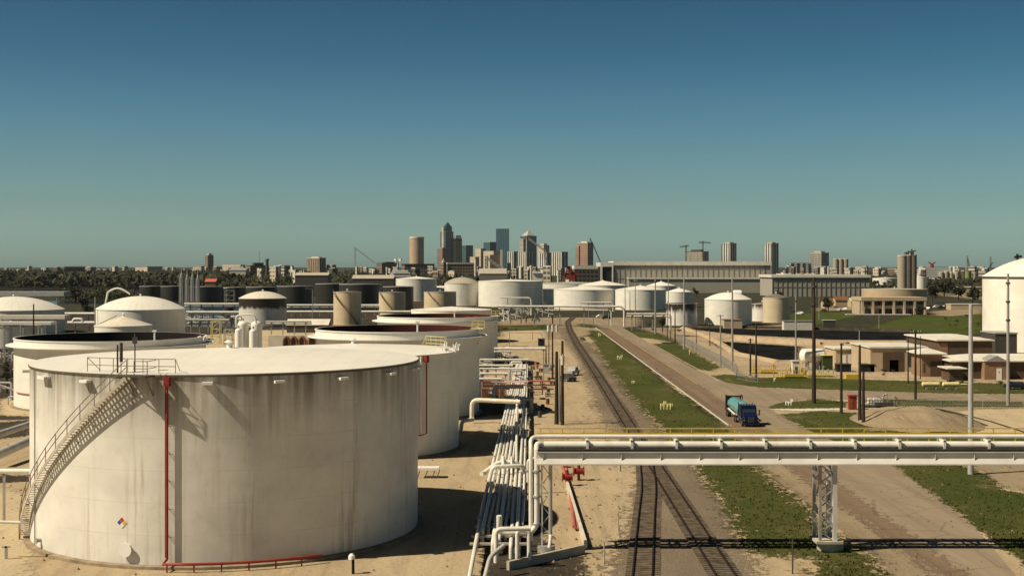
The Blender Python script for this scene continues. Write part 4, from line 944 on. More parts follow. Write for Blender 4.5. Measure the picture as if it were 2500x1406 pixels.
# marker bollards / standpipes on grass
def marker(label, px, py, mat, n=3, s=1.0):
    p = G(px, py); t = thing('standpipe', label, 'standpipe', tuple(p), 'yellow standpipes on the grass verge'); mb = MB(); rnd = random.Random(int(px))
    for k in range(n):
        x = p.x+(k-(n-1)/2)*.42*s; h = rnd.uniform(.6, 1.3)*s; mb.tube([(x, p.y, 0), (x, p.y, h), (x+.25*s, p.y, h), (x+.25*s, p.y, h*.6)], .06*s, 6)
    mb.build('pipe', mat, t)
m_verge = M('standpipe_yellow', (.66,.60,.28), .6, .1)
marker('pale yellow standpipe cluster on the grass verge, nearest the pipe bridge', 1625, 1000, m_verge, 4, 1.2)
marker('pale yellow standpipes on the middle of the grass verge', 1512, 878, m_verge, 3, 1.1)
marker('single low standpipe on the verge between the two clusters', 1545, 937, m_verge, 2, .8)
marker('pale yellow standpipe at the far tip of the grass verge', 1463, 822, m_verge, 2, 1.2)
marker('white standpipes on the grassy island by the dark tall pole', 1925, 990, m_white, 3, 1.0)
marker('small standpipe on the grass right of the road', 1683, 866, m_verge, 1, 1.0)
marker('small white standpipe on the grass in front of the yellow skid', 1890, 932, m_white, 1, 1.0)
# =====================================================================
# TRUCK
# =====================================================================
TX, TY = 33.75, 188.0
t = thing('tank_truck', 'dark blue tank truck with teal tank driving towards the camera on the road', 'truck', (TX, TY, 0))
m_tblue = M('truck_paint_blue', (.003,.010,.045), .18, .15, .8, spec=.6); m_tteal = M('truck_tank_teal', (.13,.34,.33), .25, .08, .6, spec=.6); m_chrome = M('chrome', (.75,.75,.73), .15, .05, 1, 1.0)
def X(a): return TX+a
def Yt(a): return TY+a
def prismx(mb, prof, x0, x1, taper=0):
    n = len(prof); vs = [(X(x0), Yt(y), z) for y, z in prof]+[(X(x1), Yt(y), z) for y, z in prof]
    return mb.add(vs, [tuple(range(n)), tuple(reversed(range(n, 2*n)))]+[(i, n+i, n+(i+1)%n, (i+1)%n) for i in range(n)])
def bev(o, w=.06):
    m = o.modifiers.new('bevel', 'BEVEL'); m.width = w; m.segments = 3; m.limit_method = 'ANGLE'; m.angle_limit = R_(35)
    return o
mb = MB(); prismx(mb, [(2.1,.75),(4.9,.75),(4.9,3.0),(4.6,3.15),(3.0,3.15),(2.45,2.95),(2.05,1.95)], -1.14, 1.14); cab = bev(mb.build('cab', m_tblue, t), .10)
mb = MB(); prismx(mb, [(.15,.6),(2.2,.6),(2.2,1.98),(.9,1.78),(.25,1.6),(.05,1.2)], -.98, .98); bev(mb.build('hood', m_tblue, t), .12)
for s in (-1, 1):
    mb = MB(); prismx(mb, [(.3,.55),(.3,1.05),(.7,1.32),(1.45,1.32),(1.85,1.0),(1.85,.8),(1.6,.8),(1.4,1.1),(.8,1.1),(.6,.8),(.6,.55)], s*.85, s*1.2) if s > 0 else prismx(mb, [(.3,.55),(.3,1.05),(.7,1.32),(1.45,1.32),(1.85,1.0),(1.85,.8),(1.6,.8),(1.4,1.1),(.8,1.1),(.6,.8),(.6,.55)], -1.2, -.85); mb.build('fender', m_tblue, t)
    mb = MB(); mb.cbox((X(s*.92), Yt(.22), 1.08), .34, .22, .24); bev(mb.build('headlight', m_chrome, t), .04)
    mb = MB(); mb.bar((X(s*1.1), Yt(2.3), 2.35), (X(s*1.5), Yt(2.2), 2.35), .05); mb.bar((X(s*1.1), Yt(2.3), 1.75), (X(s*1.5), Yt(2.2), 1.75), .05); mb.cbox((X(s*1.52), Yt(2.2), 2.05), .14, .28, .8); mb.build('mirror', m_black, t)
    mb = MB(); mb.cbox((X(s*1.152), Yt(3.1), 2.35), .02, .8, .6); mb.build('side_window', m_glass, t)
    mb = MB(); mb.frus((X(s*1.0), Yt(3.2), .75), (X(s*1.0), Yt(4.7), .75), .33, .33, 16); mb.build('fuel_tank', m_chrome, t)
    mb = MB(); mb.frus((X(s*1.02), Yt(5.1), .9), (X(s*1.02), Yt(5.1), 3.35), .09, .09, 10); mb.build('exhaust_stack', m_chrome, t)
mb = MB(); mb.add([(X(-.95),Yt(2.07),2.03),(X(.95),Yt(2.07),2.03),(X(.9),Yt(2.42),2.86),(X(-.9),Yt(2.42),2.86),(X(-.95),Yt(2.12),2.01),(X(.95),Yt(2.12),2.01),(X(.9),Yt(2.47),2.84),(X(-.9),Yt(2.47),2.84)], [(0,1,2,3),(7,6,5,4),(0,4,5,1),(1,5,6,2),(2,6,7,3),(3,7,4,0)]); mb.build('windshield', m_glass, t)
mb = MB(); mb.cbox((X(0), Yt(.06), 1.15), .85, .12, .8); gr = mb.build('grille', m_darksteel, t); mb = MB()
for k in range(6): mb.cbox((X(-.32+k*.13), Yt(-.01), 1.15), .03, .03, .74)
mb.build('grille_bar', m_darksteel, gr)
mb = MB(); mb.cbox((X(0), Yt(-.02), .52), 2.3, .3, .32); bev(mb.build('bumper', m_tblue, t), .06)
mb = MB()
for k in range(5): mb.cbox((X(-.8+k*.4), Yt(2.75), 3.17), .12, .12, .07)
mb.build('marker_light', m_yellow, t)
mb = MB(); mb.box(X(-.45), X(.45), Yt(1.0), Yt(16.2), .75, .95); mb.build('chassis', m_darksteel, t)
def wheel(x, y, r=.52, w=.28):
    mb = MB(); mb.frus((X(x-w/2), Yt(y), r), (X(x+w/2), Yt(y), r), r, r, 20); wh = mb.build('wheel', m_black, t)
    mb = MB(); s = -1 if x < 0 else 1; mb.frus((X(x), Yt(y), r), (X(x+s*(w/2+.02)), Yt(y), r), .27, .30, 14); mb.build('rim', m_chrome, wh)
for s in (-1, 1):
    wheel(s*1.05, 1.1)
    for y in (6.3, 7.55, 14.0, 15.3): wheel(s*1.0, y, .52, .5)
mb = MB()
prof = [(.05,0),(.8,.10),(1.08,.35),(1.12,.6),(1.12,8.4),(1.08,8.8),(.7,9.1),(.05,9.15)]
n = 26
for (r0, y0), (r1, y1) in zip(prof[:-1], prof[1:]): mb.frus((X(0), Yt(6.6+y0), 2.08), (X(0), Yt(6.6+y1), 2.08), r0, r1, n, False)
tk = mb.build('tank_body', m_tteal, t)
mb = MB()
for y in (8.2, 11.0, 13.8): mb.frus((X(0), Yt(y), 2.08), (X(0), Yt(y+.12), 2.08), 1.15, 1.15, 26)
for y in (9.5, 12.2): mb.frus((X(0), Yt(y), 3.1), (X(0), Yt(y), 3.42), .3, .3, 14)
mb.build('tank_band', m_chrome, tk)
mb = MB()
for s in (-1, 1):
    mb.bar((X(s*1.15), Yt(12.6), 1.9), (X(s*1.15), Yt(16.2), 1.9), .1)
    for y in (14.9, 16.3): mb.bar((X(s*1.15), Yt(y), .9), (X(s*1.15), Yt(y), 3.35), .12)
    mb.bar((X(s*1.15), Yt(14.9), 3.35), (X(s*1.15), Yt(16.3), 3.35), .12)
mb.bar((X(-1.15), Yt(14.9), 3.35), (X(1.15), Yt(14.9), 3.35), .12); mb.cbox((X(0), Yt(16.15), 2.3), 2.3, .3, 1.9); mb.build('rear_frame', m_black, t)
for s in (-1, 1):
    mb = MB(); mb.bar((X(s*1.22), Yt(7.0), 1.25), (X(s*1.22), Yt(13.5), 1.45), .12, .22); mb.build('side_rail', m_white, t)
    mb = MB(); mb.cbox((X(s*1.0), Yt(6.9), 1.22), .5, 2.6, .06); mb.build('mudguard', m_steel, t)
t.scale = (1, .94, .92)
# =====================================================================
# RIGHT-HAND YARD
# =====================================================================
layer('pond', [[(1664,801),(1800,803),(2000,807),(2215,812),(2225,836),(2100,836),(1980,826),(1800,817)], [(1737,833),(1800,836),(1950,846),(1948,880),(1900,882),(1815,868),(1765,850)]], m_liner, .055, .15)
def berm(label, pts, w, h, mat):
    q = [G(*p) for p in pts]; mb = MB(); prof = [(-w,0),(-w*.35,h),(w*.35,h),(w,0)]; vs = []
    for i, p in enumerate(q):
        d = (q[min(i+1,len(q)-1)]-q[max(i-1,0)]); d.z = 0; d.normalize(); nn = Vector((-d.y, d.x, 0))
        for a, z in prof: vs.append((p.x+nn.x*a, p.y+nn.y*a, z))
    mb.add(vs, [(i*4+k, i*4+k+1, (i+1)*4+k+1, (i+1)*4+k) for i in range(len(q)-1) for k in range(3)]+[(0,1,2,3),(len(vs)-1,len(vs)-2,len(vs)-3,len(vs)-4)])
    o = mb.build('embankment', mat, None, tuple(q[0])); o['kind'] = 'structure'
m_bermtan = sandmat('embankment_tan', (.50,.39,.26), (.42,.31,.20), (.26,.17,.11))
berm('b', [(1668,802),(1700,812),(1740,828),(1800,866),(1900,886),(1955,886)], 1.4, .7, m_bermtan)
berm('b', [(1735,829),(1800,829),(1950,840),(2130,842),(2240,842)], 4.0, 1.3, m_bermtan)
berm('b', [(1662,800),(1800,801),(2000,805),(2225,810)], 2.0, .9, m_dark)
# chain fence along the road yard
def fence(label, pts, h, mat, step=3.0, rail=True, name='chain_fence'):
    q = [G(*p) for p in pts]; t = thing(name, label, 'fence', tuple(q[0])); k = 0; r = MB(); mesh = MB(); n = 0; posts = MB()
    for a, b in zip(q[:-1], q[1:]):
        L = (b-a).length; m = max(1, int(L/step))
        for i in range(m+1):
            p = a+(b-a)*(i/m)
            if n < 90: mb = MB(); mb.frus(p, p+Vector((0,0,h)), .05, .05, 6); mb.build('post', mat, t); n += 1
        for z in (h, h*.5, .1): r.bar(a+Vector((0,0,z)), b+Vector((0,0,z)), .045)
        m2 = int(L/.45)
        for i in range(m2):
            p = a+(b-a)*(i/m2); p2 = a+(b-a)*min(1,((i+2)/m2)); mesh.bar(p, p2+Vector((0,0,h)), .018); mesh.bar(p+Vector((0,0,h)), p2, .018)
    r.build('rail', mat, t); mesh.build('wire_mesh', mat, t); return t
fence('long chain-link fence along the pond yard right of the road', [(1655,832),(1700,858),(1760,890),(1800,915)], 2.2, m_steel)
fence('low yellow-brown fence in front of the yellow pipe skids', [(1797,912),(1797,925),(1850,934)], 1.6, m_steel)
fence('wire fence along the far edge of the dirt lot', [(2190,993),(2300,995),(2500,998)], 1.2, m_steel, 5)
# white tank trailer
def boxy(name, label, cat, px0, px1, pyt, pyb, depth, mat, parts, group=None):
    Y = Yg(pyb); t = thing(name, label, cat, (Xw((px0+px1)/2, Y), Y, 0), group); return t, Y
a = G(1950, 905); Y = 292.0
cyl_vessel('white horizontal storage vessel with round ends beside the pond, behind the pipe skids', (Xw(1962,Y), Y, 3.1), (Xw(2008,Y), Y+1, 3.1), 1.55, m_shellclean)
cyl_vessel('pale yellow horizontal vessel lying on the grass strip, left of two', (Xw(2253,246), 246, .95), (Xw(2292,246), 246, .95), .42, m_paleyellow, group=None)
cyl_vessel('pale yellow horizontal vessel with a narrow nose lying on the grass strip, right of two', (Xw(2303,246), 246, .95), (Xw(2340,246), 246, .95), .42, m_paleyellow, group=None)
pipe('pale yellow thin pipe stub pointing right from the yellow vessels', [(Xw(2346,246), 246, .95), (Xw(2361,246), 246, .95)], .14, m_paleyellow)
cyl_vessel('small white horizontal vessel with cradle far behind near the grey warehouse', (Xw(1792,700), 700, 8.0), (Xw(1808,700), 700, 8.0), 2.2, m_white)
# yellow skids
def skid(label, px, pyb, L, hgt, mat, seed):
    p = G(px, pyb); rnd = random.Random(seed); t = thing('pipe_skid', label, 'pipe skid', tuple(p)); mb = MB(); x0 = p.x-L/2
    mb.box(x0, x0+L, p.y, p.y+2.0, .12, .3)
    for k in range(int(L/.9)): mb.box(x0+k*.9, x0+k*.9+.1, p.y, p.y+.1, 0, hgt)
    mb.box(x0, x0+L, p.y, p.y+.1, hgt, hgt+.12); mb.build('frame', mat, t)
    for k in range(int(L*1.4)):
        mb = MB(); x = x0+rnd.uniform(0, L); mb.tube([(x, p.y+.9, .3), (x, p.y+.9, rnd.uniform(1.0, 2.4)), (x+rnd.uniform(-1,1), p.y+1.1, rnd.uniform(.8, 2.0))], .09, 6, bend=.3); mb.build('pipe', m_steel if seed % 2 else mat, t)
    mb = MB(); mb.cbox((x0+L*.6, p.y-.05, .6), L*.55, .3, .55); mb.build('panel', mat, t)
skid('bright yellow pipe skid with railing, larger one beside the white pump hut', 1930, 923, 7.0, 1.5, m_yellow, 2)
skid('smaller yellow pipe skid left of the large one', 1868, 912, 5.5, 1.5, m_yellow, 4)
skid('grey and yellow manifold skid under the horizontal white vessel', 1990, 920, 8.5, 1.3, m_paleyellow, 3)
boxthing('spill_tray', 'flat yellow spill tray on the grass edge between the dark poles', 'tray', 2066, 2097, 914, 926, 1.6, m_yellow)
skid('low bench of black pumps and white drums beside the red cabinet', 2150, 995, 5.5, 1.1, m_darksteel, 5)
boxthing('pump_hut', 'small white hut with dark doorway between the yellow skids', 'hut', 1935, 1952, 882, 920, 1.4, m_roofwhite, m_roofwhite, door=(.35,.7,m_darksteel))
boxthing('electric_cabinet', 'dark red cabinet beside the dark poles on the green corner', 'cabinet', 2074, 2092, 967, 1000, 1.0, m_red, m_red, door=(.1,.5,m_rust))
for k, px in enumerate((2120, 2133, 2146)):
    dl = ['left','middle','right'][k]
    boxthing('drum', dl+' one of three white cube drums behind the black pump bench', 'drum', px, px+9, 972, 984, .6, m_white, group='white drums on the pump bench')
t = boxthing('bench_hut', 'olive and cream equipment skid with pipe tangle left of the dark poles', 'equipment', 2009, 2033, 868, 905, 3, m_leafgreen, m_paleyellow)
# buildings on the right
def flat(label, px0, px1, pyt, pyb, depth, wall, roof, rt=.4, over=.5, door=None, windows=None, name='yard_building', rise=0):
    Y = Yg(pyb); x0, x1, h = Xw(px0, Y), Xw(px1, Y), Zw(pyt, Y); t = thing(name, label, 'building', ((x0+x1)/2, Y, 0)); h = h-rt
    mb = MB(); mb.box(x0, x1, Y, Y+depth, 0, h); w = mb.build('wall', wall, t)
    mb = MB()
    if rise:
        ym = Y+depth/2; a = [(x0-over,Y-over,h),(x1+over,Y-over,h),(x1+over,Y+depth+over,h),(x0-over,Y+depth+over,h)]; m_ = min((x1-x0)/2, depth/2)*.9
        b = [(x0-over,Y-over,h+rt),(x1+over,Y-over,h+rt),(x1+over,Y+depth+over,h+rt),(x0-over,Y+depth+over,h+rt),(x0+m_,ym,h+rt+rise),(x1-m_,ym,h+rt+rise)]
        mb.add(a+b, [(3,2,1,0),(0,1,5,4),(1,2,6,5),(2,3,7,6),(3,0,4,7),(4,5,9,8),(5,6,9),(6,7,8,9),(7,4,8)])
    else: mb.box(x0-over, x1+over, Y-over, Y+depth+over, h, h+rt)
    mb.build('roof', roof, t)
    for (f0, f1, z0, z1, mt, nm) in (windows or []):
        mb = MB(); mb.box(x0+(x1-x0)*f0, x0+(x1-x0)*f1, Y-.06, Y+.02, z0, z1); mb.build(nm, mt, t)
    return t, (x0, x1, Y, h)
m_wallshade = M('brick_shade', (.10,.065,.042), .85, .2, .6)  # brick with shade painted in, for dark fronts and the open bay
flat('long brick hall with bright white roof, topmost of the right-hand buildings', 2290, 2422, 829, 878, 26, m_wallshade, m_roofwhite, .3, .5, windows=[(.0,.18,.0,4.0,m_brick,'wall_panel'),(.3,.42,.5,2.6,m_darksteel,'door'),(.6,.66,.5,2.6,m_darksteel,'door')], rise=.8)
flat('cream-fronted building with flat white roof and open bay in the middle right', 2125, 2262, 846, 908, 16, m_tanwall, m_roofwhite, .3, .3, windows=[(.22,.60,.0,4.2,m_wallshade,'open_bay'),(.34,.5,.0,2.6,m_steel,'door'),(.66,.98,1.2,4.2,m_darksteel,'opening')])
flat('pale tan block behind the dark trailers, left of the open bay building', 2040, 2092, 850, 893, 10, m_tanwall, m_roofwhite, .3, .3, windows=[(.3,.5,.5,2.4,m_white,'window'),(.6,.8,.5,2.6,m_white,'door')])
flat('small brick tower with white hipped roof in front of the long brick hall', 2250, 2300, 862, 920, 7, m_brick, m_roofwhite, .22, .8, windows=[(.42,.95,.3,3.2,m_wallshade,'wall_panel'),(.08,.16,1.0,2.8,m_darksteel,'window')], rise=.9)
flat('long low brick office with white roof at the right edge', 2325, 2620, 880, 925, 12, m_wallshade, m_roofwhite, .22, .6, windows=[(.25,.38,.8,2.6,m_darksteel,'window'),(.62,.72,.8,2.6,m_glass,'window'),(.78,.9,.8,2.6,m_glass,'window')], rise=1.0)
tt, (x0, x1, Y, h) = flat('brick porch block with white door and small gable, joined to the low office', 2404, 2462, 880, 927, 5, m_brick, m_roofwhite, .2, .2, windows=[(.5,.72,.0,2.3,m_white,'door'),(.58,.64,1.4,1.6,m_darksteel,'window')])
mb = MB(); mb.add([(x0,Y-.3,h),(x1,Y-.3,h),((x0+x1)/2,Y-.3,h+1.2),(x0,Y+4,h),(x1,Y+4,h),((x0+x1)/2,Y+4,h+1.2)], [(0,1,2),(5,4,3),(0,3,4,1),(1,4,5,2),(2,5,3,0)]); mb.build('gable', m_steel, tt)
flat('dark grey metal shed at the foot of the towering domed tank', 2430, 2483, 812, 872, 10, m_darksteel, m_steel, .3, .2)
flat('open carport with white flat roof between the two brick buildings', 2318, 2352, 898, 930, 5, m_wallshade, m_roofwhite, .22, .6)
boxthing('cargo_trailer', 'dark green-black trailer body parked before the tan block', 'trailer', 2045, 2078, 890, 908, 2.5, m_black, m_darksteel)
boxthing('cargo_trailer', 'second dark trailer body parked right of the first before the tan block', 'trailer', 2103, 2135, 890, 908, 2.5, m_black, m_darksteel)
boxthing('tan_shed', 'tan cube shed at the foot of the white domed tank', 'shed', 1768, 1812, 781, 802, 7, m_tanwall, M('shed_roof_brown',(.25,.16,.1),.8))
boxthing('container', 'long pale container beside the pond at the lawn', 'container', 1914, 1985, 784, 806, 3.5, m_roofwhite, m_steel)
boxthing('tarp_panel', 'dark panel with white triangular flap standing beside the lawn pond', 'panel', 2010, 2040, 782, 800, 1.5, m_darksteel, m_white)
# car on the far right, cars behind the poles
def car(label, px, py, mat, heading=0.0, L=4.4, group=None, pick=False):
    p = G(px, py); t = thing('parked_car', label, 'car', (p.x, p.y, 0), group); t.rotation_euler = (0, 0, heading); o = p
    def q(a, b, z): return (o.x+a, o.y+b, z)
    def side(prof, w):
        mb = MB(); n = len(prof); vs = [q(x, -w, z) for x, z in prof]+[q(x, w, z) for x, z in prof]
        mb.add(vs, [tuple(range(n)), tuple(reversed(range(n, 2*n)))]+[(i, n+i, n+(i+1)%n, (i+1)%n) for i in range(n)]); return mb
    b = side([(-2.2,.35),(2.2,.35),(2.2,.8),(1.3,.95),(.7,1.45),(-1.1,1.45),(-1.7,.98),(-2.2,.9)] if not pick else [(-2.5,.45),(2.5,.45),(2.5,1.0),(1.5,1.1),(1.0,1.75),(-.4,1.75),(-.6,1.1),(-2.5,1.1)], .88).build('body', mat, t); bev(b, .06)
    side([(1.15,.98),(.66,1.38),(-1.05,1.38),(-1.5,1.0)] if not pick else [(1.35,1.15),(.95,1.66),(-.35,1.66),(-.45,1.15)], .90).build('window', m_glass, t)
    for x in (-1.4, 1.4):
        for s in (-1, 1):
            mb = MB(); mb.frus(q(x, s*.72, .33), q(x, s*.92, .33), .33, .33, 16); w = mb.build('wheel', m_black, t); mb = MB(); mb.frus(q(x, s*.90, .33), q(x, s*.935, .33), .19, .19, 10); mb.build('rim', m_steel, w)
    return t
car('dark blue car parked by the low brick office at the right edge', 2484, 950, m_tblue, .1)
car('light pickup parked on the dirt beside the paired wooden poles', 1397, 916, m_pipegrey, 1.2, pick=True)
car('dark motorcycle-sized buggy parked just below the light pickup', 1386, 930, m_darksteel, 2.0)
car('white car on the far road under the pipe crossing', 1468, 776, m_white, .2)
car('dark car right of the white car under the pipe crossing', 1482, 779, m_black, .2)
# dirt mound
def mound(label, px, py, rx, ry, h, mat, seed=1):
    c = G(px, py); mb = MB(); n = 40; m = 26; vs = []; rnd = random.Random(seed)
    for j in range(m+1):
        for i in range(n+1):
            u = -1+2*i/n; v = -1+2*j/m; d = math.sqrt(u*u+v*v); z = h*max(0, (1-d*d))**1.2; z = z*(1+.15*math.sin(u*9+v*4)*math.cos(v*7))+(.12*rnd.random() if 0 < z else -.05)
            vs.append((c.x+u*rx, c.y+v*ry, z))
    mb.add(vs, [(j*(n+1)+i, j*(n+1)+i+1, (j+1)*(n+1)+i+1, (j+1)*(n+1)+i) for j in range(m) for i in range(n)], True)
    o = mb.build('dirt_mound', mat, None, tuple(c)); o['kind'] = 'structure'; return o
mound('m', 2235, 1030, 9.0, 14, 2.0, m_dirt, 3)
mb = MB()
for off, rr in ((0, 3.6), (0, 3.1)):
    c = G(2318, 1066); mb.lathe((c.x, c.y, 0), [(rr, .05), (rr-.12, .28), (rr-.28, .05)], 24, 0.3, 2.8)
struct('rut', mb, m_dark)
for i, pts in enumerate(([(2150,1030),(2200,1012),(2240,1000),(2290,999),(2340,1010),(2420,1030),(2520,1062)],[(2160,1035),(2210,1018),(2250,1006),(2300,1003),(2350,1016),(2410,1040)])):
    mb = MB(); mb.tube([G(*p)+Vector((0,0,.02)) for p in pts], .16, 6); struct('tyre_track', mb, m_dark)
# =====================================================================
# PIPE RACKS in the middle distance
# =====================================================================
def rack(label, px0, px1, pys, Y, mat, legs=6, dropl=False, dropr=None, group=None, r=.35):
    x0, x1 = Xw(px0, Y), Xw(px1, Y); t = thing('pipe_rack', label, 'pipe rack', ((x0+x1)/2, Y, 0), group)
    zs = [Zw(p, Y) for p in pys]
    for i, z in enumerate(zs):
        pts = [(x0, Y+i*.9, z), (x1, Y+i*.9, z)]
        if dropr: pts += [(x1+r*3, Y+i*.9, z-r*3), (x1+r*3, Y+i*.9, max(.2, Zw(dropr, Y)))]
        mb = MB(); mb.tube(pts, r, 8, bend=r*2); mb.build('pipe', mat, t)
    for k in range(legs):
        x = x0+(x1-x0)*(k+.5)/legs; mb = MB(); mb.box(x-.15, x+.15, Y+.3, Y+.6, 0, max(zs)-r); mb.box(x-.12, x+.12, Y-.6, Y+len(zs)*.9, max(zs)-r-.3, max(zs)-r); mb.build('support_leg', m_polegrey, t)
    return t
rack('long grey-white pipe crossing high over the far end of the road', 1216, 1516, (748,), 500, m_pipe, 5, dropr=800, r=.40)
rack('thin second pipe just under the high road crossing pipe', 1330, 1488, (757,), 505, m_pipe, 2, dropr=795, r=.22)
rack('low double pipe crossing behind the grey poles right of the road', 1530, 1632, (766, 772), 470, m_pipe, 4, dropr=806, r=.28)
rack('white square pipe portal in front of the big middle cylinder tank', 1222, 1292, (727,), 560, m_pipe, 2, dropr=770, r=.28)
rack('white pipe portal in front of the broad white twin tank', 1418, 1492, (738,), 590, m_pipe, 2, dropr=760, r=.28)
rack('upper pair of long white pipes left of the beige silos', 700, 814, (745, 751), 600, m_pipe, 5, r=.45)
rack('lower long white pipe left of the beige silos', 700, 1030, (761,), 560, m_pipe, 8, r=.5)
rack('long white pipes above the broad ribbed-dome tank, left of the sooty tank', 450, 585, (742, 748), 590, m_pipe, 5, r=.45)
rack('second set of white pipes left of the sooty tank', 455, 585, (762, 767), 520, m_pipe, 5, r=.45)
rack('lowest grey pipes left of the sooty tank', 455, 560, (781, 790), 450, m_pipegrey, 5, r=.4)
rack('white pipes between the first two beige silos', 880, 926, (745, 750), 610, m_pipe, 2, r=.45)
rack('short white pipe between the left ribbed dome and the broad ribbed dome', 155, 235, (766,), 520, m_pipe, 2, r=.6)
rack('low white pipe with a square loop left of the broad ribbed dome', 165, 235, (788,), 440, m_pipe, 2, r=.55)
rack('grey pipes right of the sooty tank, just above the small white shed', 648, 760, (785, 790), 420, m_pipegrey, 4, r=.3)
pipe('white square pipe loop left of the broad ribbed dome', [P(178,788,440),P(180,779,440),P(200,779,440),P(203,788,440)], .5, bend=1.0)
for k, (px, pyt, Y) in enumerate(((443,655,640),(457,660,650),(470,659,660),(483,661,672))):
    x = Xw(px, Y); z = Zw(pyt, Y); t = thing('lattice_tower', 'grey flare tower with tapering tip, ' + ['leftmost','second from left','third from left','rightmost'][k]+' of the four before the black tanks', 'tower', (x, Y, 0), 'four grey towers before the black tanks')
    mb = MB()
    for s in (-1, 1):
        for d in (-1, 1): mb.bar((x+s*.9, Y+d*.9, 0), (x+s*.7, Y+d*.7, z*.82), .25)
    for j in range(14):
        a = z*.82*j/14; b = z*.82*(j+1)/14
        mb.bar((x-.85, Y-.85, a), (x+.8, Y-.8, b), .16); mb.bar((x+.85, Y-.85, a), (x-.8, Y-.8, b), .16); mb.bar((x-.85, Y-.85, a), (x+.85, Y-.85, a), .16)
    mb.build('lattice', m_steel, t); mb = MB(); mb.frus((x, Y, z*.25), (x, Y, z*.86), .55, .5, 10); mb.frus((x, Y, z*.86), (x, Y, z*.90), .5, .2, 10); mb.frus((x, Y, z*.90), (x, Y, z), .2, .12, 8); mb.build('stack', m_pipegrey, t)
# gantry
frame_tower('white gantry frame with platform on the narrow black tank', 549, 570, 709, 745, 632, m_pipegrey, levels=3)
# pipe tangle by the crossing
REC = []
rnd = random.Random(21)
for k in range(34):
    px = rnd.uniform(1222, 1345); py = rnd.uniform(762, 790); p = G(px, py); h = rnd.uniform(.8, 3.8); w = rnd.uniform(.8, 3.5)
    t = thing('pipe_riser', 'short white bent pipe in the tangle under the high road crossing pipe', 'pipe', tuple(p), 'bent pipes under the road crossing pipe')
    mb = MB(); mb.tube([p, p+Vector((0,0,h)), p+Vector((w*rnd.choice((-1,1)),0,h)), p+Vector((w*.9,0,h*.3))], rnd.choice((.14,.2,.28)), 7, bend=.5); mb.build('pipe', rnd.choice((m_pipe, m_pipe, m_pipegrey, m_darksteel)), t); REC.append((t, px, 'bent pipe', 'under the high road crossing pipe', t.children[0].data.materials[0].name))
for k in range(30):
    px = rnd.uniform(456, 590); py = rnd.uniform(772, 800); p = G(px, py); h = rnd.uniform(1, 4.0); w = rnd.uniform(1, 5)
    t = thing('pipe_riser', 'short bent pipe in the dark tangle left of the sooty tank', 'pipe', tuple(p), 'bent pipes left of the sooty tank')
    mb = MB(); mb.tube([p, p+Vector((0,0,h)), p+Vector((w*rnd.choice((-1,1)),0,h)), p+Vector((w*.9,0,h*.3))], rnd.choice((.16,.25,.3)), 7, bend=.5); mb.build('pipe', rnd.choice((m_pipe, m_pipegrey, m_pipegrey, m_darksteel)), t); REC.append((t, px, 'bent pipe', 'left of the sooty tank', t.children[0].data.materials[0].name))
for k in range(34):
    px = rnd.uniform(1172, 1292); py = rnd.uniform(858, 962); p = G(px, py); h = rnd.uniform(.6, 2.2); w = rnd.uniform(.8, 3)
    t = thing('pipe_riser', 'x', 'pipe', tuple(p), 'bent pipes beside the third tank')
    mb = MB(); mb.tube([p, p+Vector((0,0,h)), p+Vector((w*rnd.choice((-1,1)),0,h)), p+Vector((w*.9,0,h*.3))], rnd.choice((.1,.14,.2)), 7, bend=.4); mb.build('pipe', rnd.choice((m_pipe, m_pipe, m_pipegrey, m_darksteel)), t); REC.append((t, px, 'bent pipe', 'beside the third tank', t.children[0].data.materials[0].name))
for k in range(16):
    px = rnd.uniform(-10, 32); py = rnd.uniform(820, 1000); p = G(px, py); h = rnd.uniform(1, 3.0); w = rnd.uniform(1, 3)
    t = thing('pipe_riser', 'short bent pipe at the left edge beside the open black tank', 'pipe', tuple(p), 'bent pipes at the left edge')
    mb = MB(); mb.tube([p, p+Vector((0,0,h)), p+Vector((w*rnd.choice((-1,1)),0,h)), p+Vector((w*.9,0,h*.3))], rnd.choice((.12,.2)), 7, bend=.4); mb.build('pipe', rnd.choice((m_pipe, m_pipegrey, m_darksteel)), t); REC.append((t, px, 'bent pipe', 'at the left edge of the photo', t.children[0].data.materials[0].name))
pipe('white horizontal pipe entering behind the foreground tank at the left edge', [P(-60,1150,118), P(120,1150,118)], .24, legs=[(Xw(10,118),118,Zw(1150,118)-.2)])
pipe('thick grey pipe slanting up towards the foreground tank at the left edge', [P(-40,1125,125), P(90,1068,140)], .45, m_pipegrey)
pipe('second grey pipe behind the thick slanting one at the left edge', [P(-40,1072,150), P(90,1030,165)], .40, m_pipegrey)
pipe('low white pipe in front of the stair foot at the left edge', [P(-40,1272,103.5), P(50,1275,103.5)], .12, legs=[(Xw(15,103.5),103.5,1.0)])
layer('shaded_channel', [[(-100,1040),(72,1025),(75,1062),(-100,1085)], [(-100,1160),(75,1160),(75,1175),(-100,1182)], [(-100,1010),(75,1018),(75,1024),(-100,1026)]], m_dark, .03, .2)  # flat dark strips of ground at the left edge
layer('low_wall_base', [[(1230,1392),(1428,1352),(1428,1420),(1235,1420)]], m_dark, .016, .1)  # dark ground sheet standing for the wall's dark face
mb = MB(); a, b = G(1240, 1392), G(1425, 1350); mb.bar(a+Vector((0,0,.35)), b+Vector((0,0,.35)), .3, .7); o = mb.build('low_wall', m_concrete, None, tuple(a)); tag(o, 'low concrete retaining wall at the bottom edge beside the pipes', 'wall')
mb = MB(); a, b = G(1385, 1190), G(1430, 1340); mb.bar(a+Vector((0,0,.3)), b+Vector((0,0,.3)), .25, .6); o = mb.build('low_wall', m_conclight, None, tuple(a)); tag(o, 'thin concrete kerb wall slanting beside the red fire-water pipe', 'wall')
